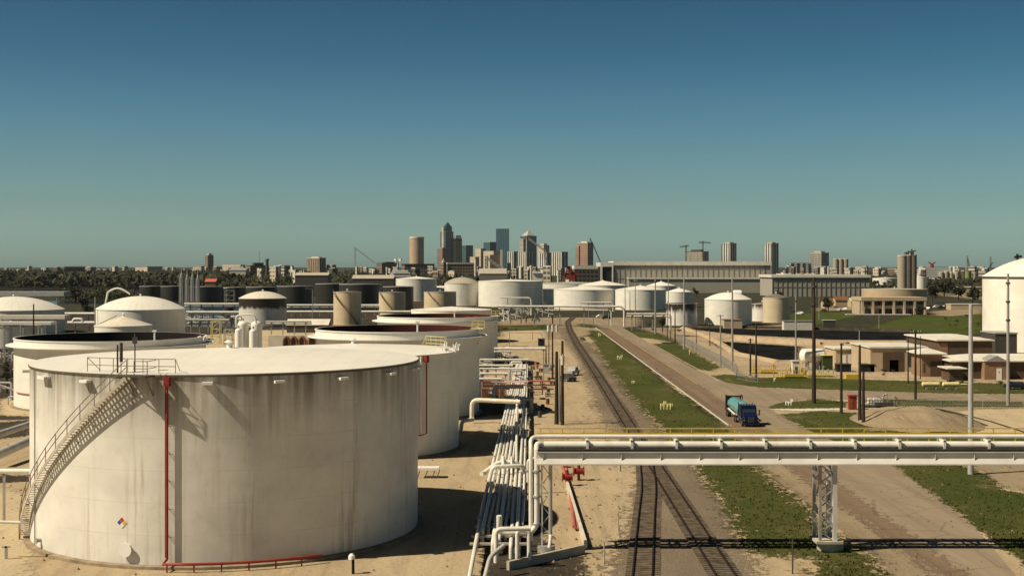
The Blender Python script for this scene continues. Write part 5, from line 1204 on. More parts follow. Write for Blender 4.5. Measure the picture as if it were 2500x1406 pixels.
p = G(862, 1400); t = thing('hydrant_post', 'short post with white round cap at the bottom edge before the red ring pipe', 'post', tuple(p)); mb = MB(); mb.frus(p, p+Vector((0,0,1.1)), .11, .11, 10); mb.build('post', m_black, t); mb = MB(); mb.frus(p+Vector((-.1,0,1.1)), p+Vector((-.1,0,1.35)), .26, .24, 14); mb.frus(p+Vector((-.1,0,1.35)), p+Vector((-.1,0,1.5)), .24, .1, 14); mb.build('cap', m_white, t)
for k, (px, py, h, lab) in enumerate(((1509,1300,1.6,'thin steel post on the sand left of the railway below the bridge'),(1935,1400,2.6,'thin dark post at the bottom edge on the grass verge'),(1475,1380,1.8,'pale post at the end of the retaining wall'),(1515,1150,1.2,'small dark post right under the bridge beside the railway'),(1512,1312,1.0,'stub post beside the thin steel post left of the railway'))):
    p = G(px, py); mb = MB(); mb.frus(p, p+Vector((0,0,h)), .06, .05, 8); mb.cbox(p+Vector((0,0,h)), .14, .1, .2); o = mb.build('marker_post', m_darksteel if k % 2 else m_stair, None, tuple(p)); tag(o, lab, 'post')
p = G(1038, 1165); t = thing('valve_box', 'white box on dark frame at the right foot of the huge foreground tank', 'box', tuple(p)); mb = MB(); mb.cbox(p+Vector((.3,0,1.0)), 2.4, 1.5, .25); mb.build('lid', m_white, t); mb = MB()
for i in (-.8,0,.8,1.3): mb.bar(p+Vector((i,-.5,0)), p+Vector((i+.3,-.5,.9)), .08)
mb.build('frame', m_darksteel, t)

ORD = ['first','second','third','fourth','fifth','sixth','seventh','eighth','ninth','tenth','eleventh','twelfth','thirteenth','fourteenth','fifteenth','sixteenth','seventeenth','eighteenth','nineteenth','twentieth']+['twenty-'+w for w in ('first','second','third','fourth','fifth','sixth','seventh','eighth','ninth')]+['thirtieth']+['thirty-'+w for w in ('first','second','third','fourth','fifth','sixth')]
CW = {'pipe_white':'white','pipe_grey':'grey','dark_steel':'dark'}
grp = {}
for r in REC: grp.setdefault((r[3], r[4]), []).append(r)
for (where, mn), rs in grp.items():
    rs.sort(key=lambda r: r[1])
    for i, r in enumerate(rs): r[0]['label'] = f'{CW[mn]} bent pipe {where}, {ORD[i]} {CW[mn]} one from the left'
# scrap and drums on the dirt between pipelines and railway
rnd = random.Random(77)
for k in range(26):
    px = rnd.uniform(1300, 1350); py = rnd.uniform(890, 1020); p = G(px, py); kind = rnd.choice(('drum','crate','tyre'))
    mb = MB()
    if kind == 'drum': mb.frus(p, p+Vector((0,0,.9)), .3, .3, 14); mb.frus(p+Vector((0,0,.42)), p+Vector((0,0,.46)), .32, .32, 14); mt = rnd.choice((m_rust, m_darksteel, m_pinkred))
    elif kind == 'crate':
        w_ = rnd.uniform(.7, 1.4)
        for z in (.05, .35, .65): mb.cbox(p+Vector((0,0,z)), w_, .8, .12, rnd.uniform(-.1,.1)+.3)
        for s_ in (-.4, .4): mb.cbox(p+Vector((s_*w_,0,.37)), .1, .7, .74, .3)
        mt = rnd.choice((m_wood, m_stair, m_rust))
    else: mb.lathe(p, [(.28,0),(.5,.0),(.55,.12),(.5,.25),(.28,.25),(.28,0)], 16); mt = m_black
    cn = {'drum':'drum','crate':'pallet crate','tyre':'tyre'}[kind]; o = mb.build({'drum':'drum','crate':'pallet_crate','tyre':'tyre'}[kind], mt, None, tuple(p)); rank = k
    tag(o, cn, cn, 'scrap items on the dirt left of the paired poles'); REC.append((o, -py, cn, 'scrap', 'x'))
for kd in ('drum', 'pallet crate', 'tyre'):
    rs = sorted([r for r in REC if r[3] == 'scrap' and r[2] == kd], key=lambda r: r[1])
    for i, r in enumerate(rs): r[0]['label'] = f'{kd} on the dirt left of the paired poles, {ORD[i]} one from the camera'

# grass tufts and loose stones
def inside(poly, x, y):
    c = False; n = len(poly)
    for k in range(n):
        x0, y0 = poly[k]; x1, y1 = poly[(k+1) % n]
        if (y0 > y) != (y1 > y) and x < (y-y0)*(x1-x0)/(y1-y0)+x0: c = not c
    return c
rnd = random.Random(5); GRP = [gp(p) for p in ([(1500,900),(1608,1045),(1700,1135),(1790,1270),(1812,1330),(1845,1350),(1990,1362),(2010,1420),(2190,1420),(2140,1370),(2060,1330),(2000,1255),(1890,1170),(1848,1130),(1785,1045),(1710,985),(1612,900)],
    [(2171,1130),(2280,1211),(2414,1316),(2560,1420),(2560,1205),(2440,1185),(2390,1142),(2330,1130)], [(1905,1010),(2000,1001),(2160,1018),(2180,1044),(2060,1058),(1965,1052)], [(1865,997),(1990,972),(2066,979),(2068,996)], [(1735,916),(2560,938),(2560,962),(1850,946)], [(1587,840),(1652,838),(1762,897),(1698,903)])]
mb = MB(); cnt = 0
while cnt < 3500:
    py = rnd.uniform(840, 1420); px = rnd.uniform(1480, 2540); p = G(px, py)
    if rnd.random() > (py-800)/620+.15: continue
    if not any(inside(q, p.x, p.y) for q in GRP): continue
    cnt += 1; s_ = rnd.uniform(.05, .13)*(1+p.y/400)
    for _ in range(3):
        a = rnd.uniform(0, 3.14); d = Vector((math.cos(a), math.sin(a), 0))*s_*.5; o_ = p+Vector((rnd.uniform(-.2,.2), rnd.uniform(-.2,.2), .05)); l = Vector((rnd.uniform(-.5,.5)*s_, rnd.uniform(-.5,.5)*s_, s_))
        mb.add([o_-d, o_+d, o_+d*.3+l], [(0,1,2)])
nbm = NB('grass_tuft'); f_ = nbm.rng(nbm.noise((.6,.4,.6), 4, .7), .35, .65); m_tuft = nbm.done(nbm.mix(f_, (.055,.070,.018), (.092,.092,.03)), .95, 0, .05)
stuff(mb.build('grass_tufts', m_tuft), 'short green and straw-coloured grass tufts on the verges', 'grass')
mb = MB(); cnt = 0; BP = gp([(1500,925),(1605,1045),(1690,1135),(1790,1270),(1815,1330),(1850,1420),(1490,1420),(1510,1330),(1540,1250),(1555,1180),(1550,1100),(1480,1045),(1430,940)])
while cnt < 9000:
    p = G(rnd.uniform(1400, 1860), rnd.uniform(925, 1420))
    if not inside(BP, p.x, p.y): continue
    cnt += 1; s_ = rnd.uniform(.02, .06); r_ = [Vector((rnd.uniform(-1,1), rnd.uniform(-1,1), 0)).normalized()*s_*rnd.uniform(.7,1.4) for _ in range(1)][0]; q_ = Vector((-r_.y, r_.x, 0)); t_ = Vector((0,0,s_*1.1)); c_ = p+Vector((0,0,.02))
    mb.add([c_+r_, c_+q_, c_-r_, c_-q_, c_+t_], [(0,1,4),(1,2,4),(2,3,4),(3,0,4)])
stuff(mb.build('loose_stones', M('stone_grey_brown', (.19,.15,.11), .9, .5, 3)), 'loose grey-brown stones along the railway tracks', 'gravel')
mb = MB(); cnt = 0
while cnt < 1800:
    py = rnd.uniform(900, 1420); px = rnd.choice((rnd.uniform(1310, 1520), rnd.uniform(0, 1200), rnd.uniform(2150, 2540))); p = G(px, py)
    cnt += 1; s_ = rnd.uniform(.02, .05)+rnd.random()**4*.15; r_ = Vector((rnd.uniform(-1,1), rnd.uniform(-1,1), .01)).normalized()*s_; q_ = Vector((-r_.y, r_.x, 0)); t_ = Vector((0,0,s_)); c_ = p+Vector((0,0,.03))
    mb.add([c_+r_, c_+q_, c_-r_, c_-q_, c_+t_], [(0,1,4),(1,2,4),(2,3,4),(3,0,4)])
stuff(mb.build('ground_rubble', M('rubble_brown', (.20,.14,.09), .9, .6, 3)), 'small brown stones and litter scattered on the sandy ground', 'rubble')

flat('pale flat building in front of the trees left of the towering domed tank', 2352, 2396, 700, 722, 14, m_tanwall, m_roofwhite, .6, .4)
flat('long tan wall-like block on the rise left of the towering domed tank', 2322, 2396, 742, 757, 8, m_tanwall, m_conclight, .3, .2)
for k, (px, py, mt, cn) in enumerate(((2288,752,m_white,'white'),(2297,753,m_darksteel,'dark'),(2307,752,m_pipegrey,'grey'),(2268,756,m_white,'second white'),(2048,760,m_pipegrey,'grey'),(2062,758,m_white,'white'),(1938,765,m_tblue,'dark blue'),(1952,768,m_white,'white'))):
    car(f'{cn} car parked '+('right of the concrete frame building' if k < 4 else 'left of the concrete frame building' if k < 6 else 'beside the cream rusty tank'), px, py, mt, .3*k, group='cars parked around the far yards')
layer('earth_patch', [[(2275,760),(2400,752),(2400,766),(2320,772),(2270,768)], [(1990,752),(2100,748),(2100,756),(1990,760)], [(1830,798),(1915,792),(1990,800),(1990,806),(1830,804)], [(2100,690),(2400,726),(2400,732),(2200,712)]], m_dirt, .06, .6, 6)
# =====================================================================
# WAREHOUSES AND SKYLINE
# =====================================================================
def facade(name, wall, win, hs=3.6, vs=3.2, hf=.45, vf=.35, rough=.7, spec=.3):
    """window grid as real facade colour: fr = glazed share"""
    nb = NB(name); q = nb.xyz(); s = nb.math('ADD', q[0], q[1])
    a = nb.math('LESS_THAN', nb.math('FRACT', nb.math('DIVIDE', q[2], hs)), hf) if hs else 1.0
    b = nb.math('LESS_THAN', nb.math('FRACT', nb.math('DIVIDE', s, vs)), 1-vf) if vs else 1.0
    m = nb.math('MULTIPLY', a, b); nn = nb.rng(nb.noise((.05,.05,.03), 3), .35, .65, .85, 1.12)
    c = nb.mix(m, wall, win); g2 = nb.t.nodes.new('ShaderNodeMix'); g2.data_type = 'RGBA'; g2.blend_type = 'MULTIPLY'; g2.inputs[0].default_value = 1
    nb.L(c, g2.inputs[6]); cmb = nb.t.nodes.new('ShaderNodeCombineColor'); [nb.L(nn, cmb.inputs[i]) for i in range(3)]; nb.L(cmb.outputs[0], g2.inputs[7])
    return nb.done(g2.outputs[2], rough, 0, spec)
DK = (.02,.022,.025)
f_cream = facade('facade_cream', (.60,.50,.37), (.16,.13,.10), 4, 4, .4, .4)
f_white = facade('facade_white_bands', (.66,.62,.54), (.07,.07,.07), 0, 9, .5, .45)
f_brown = facade('facade_brown', (.27,.195,.14), (.06,.045,.04), 4.5, 4, .5, .3)
f_mauve = facade('facade_mauve', (.25,.175,.16), (.13,.09,.085), 4.5, 0, .4, 0)
f_grey = facade('facade_grey', (.38,.34,.28), (.05,.06,.06), 5, 5, .5, .3)
f_teal = facade('facade_teal_glass', (.05,.10,.11), (.025,.055,.065), 5, 7, .5, .3, .25, .5)
f_blue = facade('facade_blue_glass', (.05,.105,.14), (.030,.07,.10), 0, 8, .5, .5, .2, .5)
f_pink = facade('facade_pink_granite', (.33,.215,.165), (.25,.155,.12), 6, 0, .5, 0)
f_fin = facade('facade_finned', (.36,.28,.20), (.12,.09,.06), 0, 5.5, .5, .45)
f_dark = facade('facade_dark', (.13,.11,.09), (.02,.02,.02), 4, 4, .5, .3)
f_whband = facade('facade_white_floors', (.55,.50,.42), (.10,.09,.08), 4, 0, .45, 0)
def tower(label, px0, px1, pyt, Y, mat, split=.4, th=35, cap=None, caph=3, roof=None, name='tower_block', group=None, pyb=None, cat='building', pent=0):
    W = (px1-px0)*Y/F; x = Xw((px0+px1)/2, Y); h = Zw(pyt, Y); a = R_(th)
    wy = split*W/math.sin(a); wx = (1-split)*W/math.cos(a); t = thing(name, label, cat, (x, Y, 0), group)
    mb = MB(); mb.cbox((0,0,h/2), wx, wy, h)
    t.rotation_euler = (0, 0, a); t['_o'] = (0,0,0)
    mb.build('wall', mat, t)
    mb = MB(); mb.cbox((0,0,h+caph*.2), wx*1.03, wy*1.03, caph*.4); 
    if pent: mb.cbox((wx*.05, 0, h+pent/2), wx*.55, wy*.55, pent)
    mb.build('roof', cap or m_concrete, t); return t, wx, wy, h
SY = 4200
# cylinder tower
def cyltower(label, px0, px1, pyt, Y, mat, cap, n=40):
    r = (px1-px0)/2*Y/F; x = Xw((px0+px1)/2, Y); h = Zw(pyt, Y); t = thing('round_tower', label, 'building', (x, Y, 0)); MB().lathe((x,Y,0), [(r,0),(r,h-r*.25)], n).build('wall', mat, t); MB().lathe((x,Y,0), [(r*1.03,h-r*.3),(r*1.03,h-.5),(r*.9,h),(0,h)], n, smooth=False).build('roof', cap, t); return t
cyltower('round beige tower with vertical fins, standing alone left of the skyline', 1000, 1035, 578, 3600, M('tower_beige', (.47,.34,.22), .8, .1, .05), m_conclight)
t, wx, wy, h = tower('tallest glass skyscraper with curved pointed crown', 1075, 1107, 566, SY, f_teal, .42, 40)
mb = MB(); n = 12
for k in range(n):
    z0 = h+30*k/n; s0 = math.cos(k/n*math.pi/2); mb.cbox((wx*.12*k/n, 0, z0+1.3), wx*.9*max(.12, s0), wy*.6*max(.15, s0), 30/n+.3)
mb.cbox((wx*.40, 0, h+9), wx*.12, wy*.5, 18); mb.build('crown', f_teal, t); mb = MB(); mb.cbox((-wx*.5-.6, wy*.0, h*.55), 1.5, wy*.35, h*1.1); mb.build('stone_pier', f_cream, t)
tower('brown-mauve broad tower with slanted shoulder in front of the tallest skyscraper', 1067, 1098, 606, 3700, f_mauve, .45)
t, wx, wy, h = tower('slim brown ribbed tower with pale crown right of the tallest skyscraper', 1107, 1128, 583, SY, f_fin, .2, 20, caph=6); mb = MB(); mb.cbox((0,0,h+6), wx*.8, wy*.8, 9); mb.build('crown', m_conclight, t); mb = MB(); mb.cbox((0,0,h-4), wx*1.01, wy*1.01, 6); mb.build('band', m_darksteel, t)
tower('short teal glass tower with white vertical stripes, right of the slim brown tower', 1127, 1155, 600, SY+60, f_teal, .4, cap=m_steel)
tower('flat teal-topped block left of the blue glass tower', 1180, 1213, 592, SY+100, f_teal, .5, 30, cap=m_steel)
tower('blue glass rectangular skyscraper, second tallest', 1211, 1243, 560, SY, f_blue, .86, 70, cap=m_leafgreen, caph=4)
tower('cream stepped building left of the blue glass tower', 1160, 1186, 608, 3800, f_cream, .55)
tower('pale cream block with pipes in front of the blue glass tower', 1180, 1222, 614, 3300, f_cream, .6)
tower('low cream wing of the stepped cream building', 1147, 1170, 628, 3700, f_cream, .6)
t, wx, wy, h = tower('grey banded skyscraper with pyramid roof and dark blue glass side', 1270, 1310, 577, SY, f_blue, .42, 35)
mb = MB(); mb.cbox((-wx*.5-.5, 0, h*.47), 2.2, wy*.98, h*.94); mb.build('stone_face', f_whband, t)
mb = MB(); s = wx*.42; mb.add([(-s,-s,h+2),(s,-s,h+2),(s,s,h+2),(-s,s,h+2),(0,0,h+19)], [(0,1,4),(1,2,4),(2,3,4),(3,0,4),(3,2,1,0)]); mb.build('pyramid_roof', m_concrete, t)
tower('stepped shoulder block left of the pyramid-roofed skyscraper', 1268, 1284, 584, SY-60, f_whband, .6)
tower('white striped apartment slab, leftmost of the row under the skyscrapers', 1239, 1264, 615, 3300, f_white, .6)
tower('white striped apartment slab, second of the row under the skyscrapers', 1266, 1302, 616, 3350, f_white, .55)
tower('cream tower with bright stepped top right of the pyramid-roofed skyscraper', 1313, 1341, 600, 3600, f_cream, .5, pent=6)
tower('white apartment slab with a dark slot below the cream stepped tower', 1316, 1346, 618, 3200, f_white, .6)
tower('white apartment slab with dark right side, right end of the row', 1346, 1386, 616, 3250, f_white, .6)
t, wx, wy, h = tower('pinkish granite office block standing apart right of the skyline', 1410, 1448, 594, 3500, f_pink, .62, 40, cap=m_conclight, caph=4, pent=5)
tower('lower left shoulder of the pinkish granite block', 1405, 1416, 602, 3450, f_pink, .7)
tower('dark unfinished office block under two tower cranes', 1675, 1728, 615, 3600, f_grey, .7, 40, cap=m_darksteel, pent=6)
tower('white striped condo tower left of the warehouse end', 1762, 1797, 595, 3600, f_white, .5, 35, pent=4)
tower('white striped condo tower rising behind the warehouse end', 1866, 1900, 595, 3600, f_white, .45, 35, pent=4)
tower('grey tower with dark glass right side near the silos', 1978, 2022, 618, 3300, f_grey, .5, cap=m_concrete, pent=5)
for k, px in enumerate((2034, 2046, 2058)):
    cyltower('brown round silo with pipework top, '+['left','middle','right'][k]+' of three near the grey tower', px, px+13, 632, 1900, m_shellsilo, m_concrete, 20)
tower('brown brick apartment tower alone on the left horizon', 500, 522, 624, 3000, f_brown, .45, pent=5)
tower('beige ribbed apartment block with dark right side, left of the crane', 749, 796, 631, 2400, f_fin, .72, 55, cap=m_conclight, pent=3)
tower('small pink block right of the beige ribbed apartment block', 797, 821, 648, 2400, f_pink, .65, 50)
tower('grey-brown hotel block with balconies left of the round beige tower', 918, 975, 644, 2200, f_brown, .3, 20, cap=m_darksteel, pent=3)
tower('dark brown flat block below the round beige tower', 978, 1062, 646, 2000, f_brown, .15, 12, cap=m_darksteel)
t, wx, wy, h = tower('long brown brick hall with pale roof below the tallest skyscraper', 1086, 1158, 645, 1900, f_brown, .12, 10, cap=m_conclight, caph=6)
t, wx, wy, h = tower('small brown gabled tower left of the long brick hall', 1076, 1090, 642, 1880, f_brown, .5); mb = MB(); s = wx*.5; mb.add([(-s,-s,h),(s,-s,h),(s,s,h),(-s,s,h),(0,0,h+7)], [(0,1,4),(1,2,4),(2,3,4),(3,0,4)]); mb.build('pointed_roof', m_concrete, t)
# left horizon
tower('flat cream building with teal roof line on the left horizon', 326, 400, 652, 2500, f_cream, .6, 40, cap=m_steel)
tower('small cream cube building left of the teal-roofed one', 272, 290, 652, 2400, f_cream, .6)
tower('grey flat building with white roof boxes on the left tree line', 155, 210, 652, 2300, f_dark, .2, 15, cap=m_conclight, pent=3)
tower('long bright cream stadium-like building on the left horizon', 542, 600, 648, 2600, f_cream, .85, 60, cap=m_conclight)
tower('low cream hall left of the brown apartment tower', 470, 500, 651, 2600, f_cream, .8, 60)
tower('dark brick industrial building with white window row', 600, 655, 650, 1900, f_brown, .3, 25, cap=m_darksteel, pent=5)
x = Xw(652, 1850); mb = MB(); mb.frus((x,1850,0),(x,1850,Zw(632,1850)-2), 3.4, 2.0, 12); mb.frus((x,1850,Zw(632,1850)-2),(x,1850,Zw(632,1850)), 3.2, 2.6, 12); o = mb.build('chimney', m_darksteel, None, (x,1850,0)); tag(o, 'dark tapering chimney at the end of the dark brick building', 'chimney')
x = Xw(633, 2200); mb = MB(); mb.frus((x,2200,0),(x,2200,Zw(615,2200)), .6, .4, 6); o = mb.build('mast', m_steel, None, (x,2200,0)); tag(o, 'thin mast rising above the dark brick building', 'mast')
tower('dark block behind the mast right of the chimney', 668, 715, 650, 2100, f_dark, .4, cap=m_conclight, pent=2)
# long warehouse
def warehouse(label, px0, px1, pyt, Y, depth, mat, eave=2.0, lower=None, endopen=False, bays=30):
    x0, x1, h = Xw(px0, Y), Xw(px1, Y), Zw(pyt, Y); t = thing('warehouse', label, 'warehouse', ((x0+x1)/2, Y, 0)); mb = MB(); mb.box(x0, x1, Y, Y+depth, 0, h-eave); mb.build('wall', mat, t)
    mb = MB(); mb.box(x0-1, x1+1, Y-1.2, Y+depth+1, h-eave, h); mb.build('roof', m_roofwhite, t); w = (x1-x0)/bays
    for k in range(bays+1): mb = MB(); mb.box(x0+k*w-.25, x0+k*w+.25, Y-.35, Y, 0, h-eave); mb.build('mullion', m_wallband, t)
    mb = MB()
    for f in (.52, .95): mb.box(x0, x1, Y-.2, Y-.01, (h-eave)*f-.7, (h-eave)*f)
    mb.build('wall_band', m_wallband, t)
    if lower:
        lx0, lx1, z = Xw(lower[0], Y-14), Xw(lower[1], Y-14), Zw(lower[2], Y-14); mb = MB(); mb.box(lx0, lx1, Y-14, Y-.4, 0, z-1.2); mb.build('annex_wall', mat, t); mb = MB(); mb.box(lx0-.5, lx1+.5, Y-14.8, Y-.4, z-1.2, z); mb.build('annex_roof', m_roofwhite, t)
    return t, (x0, x1, h)
m_whwall = M('warehouse_wall', (.36,.335,.285), .8, .06, .1); m_wallband = M('warehouse_band', (.20,.185,.16), .8, .1, .1)
wt, (x0, x1, h) = warehouse('long grey warehouse with bright white roof edge and regular mullions', 1500, 1880, 638, 1150, 60, m_whwall, 3.4, (1535, 1870, 678))
mb = MB(); xa = Xw(1466, 1150); mb.box(xa, x0-1.0, 1149, 1210, h-4.6, h-1.0); mb.box(xa, xa+1.6, 1149, 1151, 0, h-4.6); mb.box(x0-2.2, x0-1.0, 1148.6, 1150, 0, h-4.6); mb.build('end_frame', m_roofwhite, wt)
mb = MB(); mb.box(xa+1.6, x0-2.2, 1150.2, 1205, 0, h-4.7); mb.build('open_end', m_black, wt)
warehouse('second grey warehouse with white roof line, lower and right of the first', 1886, 2122, 671, 1000, 50, m_whwall, 2.0, None, bays=20)
tw, _, _, _ = tower('dark low hall with pale curved roof left of the long warehouse', 1398, 1464, 657, 1300, f_dark, .06, 6, cap=m_roofwhite, caph=9)
# construct frame building on the lawn
Y = Yg(768); x0, x1 = Xw(2104, Y), Xw(2262, Y); h = Zw(726, Y)
t = thing('concrete_frame_building', 'tan concrete building with open frame and black window strips on the lawn', 'building', ((x0+x1)/2, Y, 0))
mb = MB(); mb.box(x0, x1, Y+4, Y+18, 0, h-.6); mb.build('wall', m_tanwall, t); mb = MB(); mb.box(x0-.3, x1+.3, Y, Y+18.3, h-1.6, h); mb.build('roof_beam', m_tanwall, t)
for k in range(7): mb = MB(); xx = x0+(x1-x0-1)*k/6; mb.box(xx, xx+1.0, Y+.1, Y+1.1, 0, h-1.6); mb.build('column', m_tanwall, t)
w = (x1-x0)/6
for k in range(6): mb = MB(); mb.box(x0+k*w+1.1, x0+(k+1)*w-.2, Y+3.9, Y+3.99, h-3.6, h-1.8); mb.build('window', m_glass, t)
mb = MB(); mb.box(x0+w*.7, x0+w*4.8, Y+1.2, Y+3.8, 2.8, 4.2); mb.build('canopy', m_tanwall, t)
for f0, f1 in ((.08,.16),(.30,.52),(.58,.62),(.70,.73),(.76,.80),(.9,.98)): mb = MB(); mb.box(x0+(x1-x0)*f0, x0+(x1-x0)*f1, Y+3.85, Y+3.98, 0, 2.9); mb.build('door_opening', m_glass, t)
mb = MB(); mb.box(x0-8, x1-8, Y-4, Y+.05, 0, .3); o = mb.build('terrace', m_conclight, None, (x0, Y, 0)); o['kind'] = 'structure'
gable('orange-roofed low house left of the concrete frame building', 2012, 2035, 740, 729, 752, 8, m_tanwall, m_rust, name='small_house', cat='house')
gable('tan low house with brown roof directly left of the round tan tank', 2040, 2072, 733, 724, 748, 8, m_tanwall, m_rust, name='small_house', cat='house')
gable('small tan house with pale roof between the dark tree and the frame building', 2078, 2100, 735, 728, 750, 8, m_tanwall, m_conclight, name='small_house', cat='house')
# silos right
def silo(label, px0, px1, pyt, Y, mat, group=None): return cyltower(label, px0, px1, pyt, Y, mat, m_concrete, 24)
silo('tall beige round silo, the light one of the tall group at right', 2191, 2214, 623, 950, m_shellsilo)
m_silodark = shellmat('silo_dark_brown', (.13,.10,.08), (.06,.05,.04), .3, seam=0)
silo('tall dark silo directly right of the light beige silo', 2213, 2226, 622, 965, m_silodark)
silo('tall dark silo at the right end of the tall group', 2225, 2238, 621, 980, m_silodark)
t = thing('silo_headgear', 'dark pipes and hoppers on top of the tall silo group', 'conveyor', (Xw(2218,970), 970, Zw(622,970)))
mb = MB()
for px, pt in ((2212,616),(2216,612),(2224,608),(2228,614)): a = P(px, 624, 970); b = P(px+2, pt, 970); mb.frus(a, b, .8, .5, 8)
mb.bar(P(2208,618,970), P(2236,612,970), .8); mb.build('pipework', m_darksteel, t)
for k, (a, b, tp) in enumerate(((2292,2304,664),(2305,2316,662),(2317,2328,665),(2330,2342,663),(2346,2358,660),(2360,2372,662),(2374,2384,664))):
    silo('short concrete silo in the row above the trees at right, number '+['one','two','three','four','five','six','seven'][k]+' from the left', a, b, tp, 1500, m_shellsilo if k not in (4,) else m_silodark)
x = Xw(2363, 1400); mb = MB(); mb.frus((x,1400,0),(x,1400,Zw(662,1400)), 3.0, 3.0, 12); o = mb.build('lime_hopper', M('lime_paint',(.20,.26,.06),.6), None, (x,1400,0)); tag(o, 'lime green hopper among the silos at right', 'hopper')
# ships
def ship(label, px0, px1, pyt, Y, hullmat, supmat, tiers=5, funnel=None, slope=.35):
    x0, x1 = Xw(px0, Y), Xw(px1, Y); L = x1-x0; ztop = Zw(pyt, Y); t = thing('ship', label, 'ship', ((x0+x1)/2, Y, 0)); mb = MB(); mb.prism([(x0-.1*L, Y+6), (x0+.1*L, Y), (x1, Y), (x1+.02*L, Y+6), (x1, Y+12), (x0+.1*L, Y+12)], 0, ztop*.4); mb.build('hull', hullmat, t)
    zz = ztop*.4
    for k in range(tiers):
        dz = ztop*.6/tiers; a = x0+L*(slope*(k+1)/tiers); mb = MB(); mb.prism([(a, Y+6), (a+.04*L, Y+1), (x1-.02*L*k, Y+1), (x1-.02*L*k, Y+11), (a+.04*L, Y+11)], zz, zz+dz*.6); mb.build('deck', supmat, t); mb = MB(); mb.box(a+.06*L, x1-.03*L*k-.5, Y+1.6, Y+10, zz+dz*.6, zz+dz); mb.build('window_band', m_darksteel, t); zz += dz
    return t
Y = 1150; t = thing('ship', 'white ship with raked superstructure and radar mast, left of the low white tank', 'ship', (Xw(965,Y), Y, 0))
def xzprism(mb, pts, Y0, Y1):
    n = len(pts); vs = [P(a, b, Y0) for a, b in pts]; vs += [v+Vector((0, Y1-Y0, 0)) for v in vs]
    return mb.add(vs, [tuple(range(n)), tuple(reversed(range(n, 2*n)))]+[(i, n+i, n+(i+1)%n, (i+1)%n) for i in range(n)])
mb = MB(); xzprism(mb, [(900,694),(912,706),(1008,706),(1008,690),(926,690)], Y, Y+14); mb.build('hull', m_pipegrey, t)
for pts in ([(925,690),(934,681),(1006,681),(1006,690)], [(940,680),(948,673),(1003,673),(1003,680)], [(950,672),(955,665),(1000,665),(1000,672)], [(956,664),(962,652),(966,652),(972,660),(996,660),(996,664)]):
    mb = MB(); xzprism(mb, pts, Y+1, Y+12); mb.build('deck', m_white, t)
mb = MB()
for a_, b_, yy in ((940,1004,683.5),(952,1001,675.5),(960,998,667.5)): xzprism(mb, [(a_,yy),(a_,yy+2.2),(b_,yy+2.2),(b_,yy)], Y+.8, Y+1.05)
mb.build('window_band', m_darksteel, t)
mb = MB(); mb.bar(P(968,660,Y+6), P(973,630,Y+6), .9)
for q in ((966,637),(978,637)): mb.frus(P(q[0],q[1],Y+6), P(q[0],q[1]-5,Y+6), 1.4, 1.0, 12)
mb.bar(P(964,641,Y+6), P(980,641,Y+6), .6); mb.build('radar_mast', m_white, t)
t = ship('white cruise ship decks with a winged red funnel, right of the tall silos', 2238, 2330, 652, 1500, m_white, m_white, 6, slope=.1)
mb = MB(); a = P(2276, 655, 1506); mb.frus(a, P(2275,645,1506), 2.4, 1.8, 12); mb.bar(P(2275,645,1506), P(2267,640,1506), 2.0, 1.0); mb.bar(P(2275,645,1506), P(2284,640,1506), 2.0, 1.0); mb.build('funnel', m_red, t)
ship('white cruise ship with stacked balconies below the grey tower', 1905, 1990, 642, 2100, m_white, f_white, 6, slope=.25)
# cranes
def lat(mb, a, b, w=2.0, n=10, th=.35):
    a, b = Vector(a), Vector(b); u = Vector((0,0,1)) if abs((b-a).normalized().z) < .8 else Vector((1,0,0)); s = (b-a).normalized().cross(u).normalized()*0+u*(w/2)
    mb.bar(a-s, b-s, th); mb.bar(a+s, b+s, th)
    for k in range(n):
        p = a.lerp(b, k/n); q = a.lerp(b, (k+1)/n); mb.bar(p+s*(1 if k%2 else -1), q+s*(-1 if k%2 else 1), th)
def crane(label, Y, segs, mat, name='tower_crane', th=.5, w=2.0):
    p = segs[0][0]; t = thing(name, label, 'crane', (Xw(p[0],Y), Y, 0))
    for i, (a, b) in enumerate(segs): mb = MB(); lat(mb, P(a[0],a[1],Y), P(b[0],b[1],Y), w, 12, th); mb.build('mast' if i == 0 else 'jib', mat, t)
    return t
crane('pale lattice crane with slanting jib on the left horizon', 2300, [((868,668),(867,606)),((866,605),(915,642))], m_steel, th=.5)
crane('tower crane at the left of the dark unfinished block', 3500, [((1675,640),(1675,598)),((1660,603),(1682,600))], m_darksteel, th=.9, w=3)
crane('taller tower crane above the dark unfinished block', 3500, [((1716,640),(1716,588)),((1706,592),(1736,593))], m_darksteel, th=.9, w=3)
crane('thin crane leaning beside the pinkish granite block', 3000, [((1448,598),(1466,640)),((1448,598),(1440,582))], m_darksteel, th=.9, w=2)
crane('thin upright crane on the right horizon above the silos', 2200, [((2362,668),(2362,624)),((2362,632),(2370,660))], m_steel, th=.7)
crane('second thin crane right of the silos before the domed tank', 2200, [((2418,668),(2418,626)),((2414,655),(2424,640))], m_steel, th=.7)
crane('dark crane behind the roof of the towering domed tank', 1500, [((2484,640),(2484,620)),((2476,628),(2495,626))], m_darksteel, th=.7)
t = crane('red harbour loading crane left of the long warehouse', 1100, [((1382,682),(1388,650)),((1405,682),(1388,650)),((1376,672),(1412,668))], m_red, name='harbour_crane', th=.8)
mb = MB(); a = P(1393, 680, 1100); mb.cbox((a.x, 1100, a.z+1), 7, 5, 3.5); mb.build('machine_house', m_red, t)
crane('grey loading boom rising in front of the pyramid-roofed skyscraper', 1600, [((1330,612),(1290,582)),((1330,612),(1334,690))], m_pipegrey, name='conveyor_boom', th=.8, w=2)
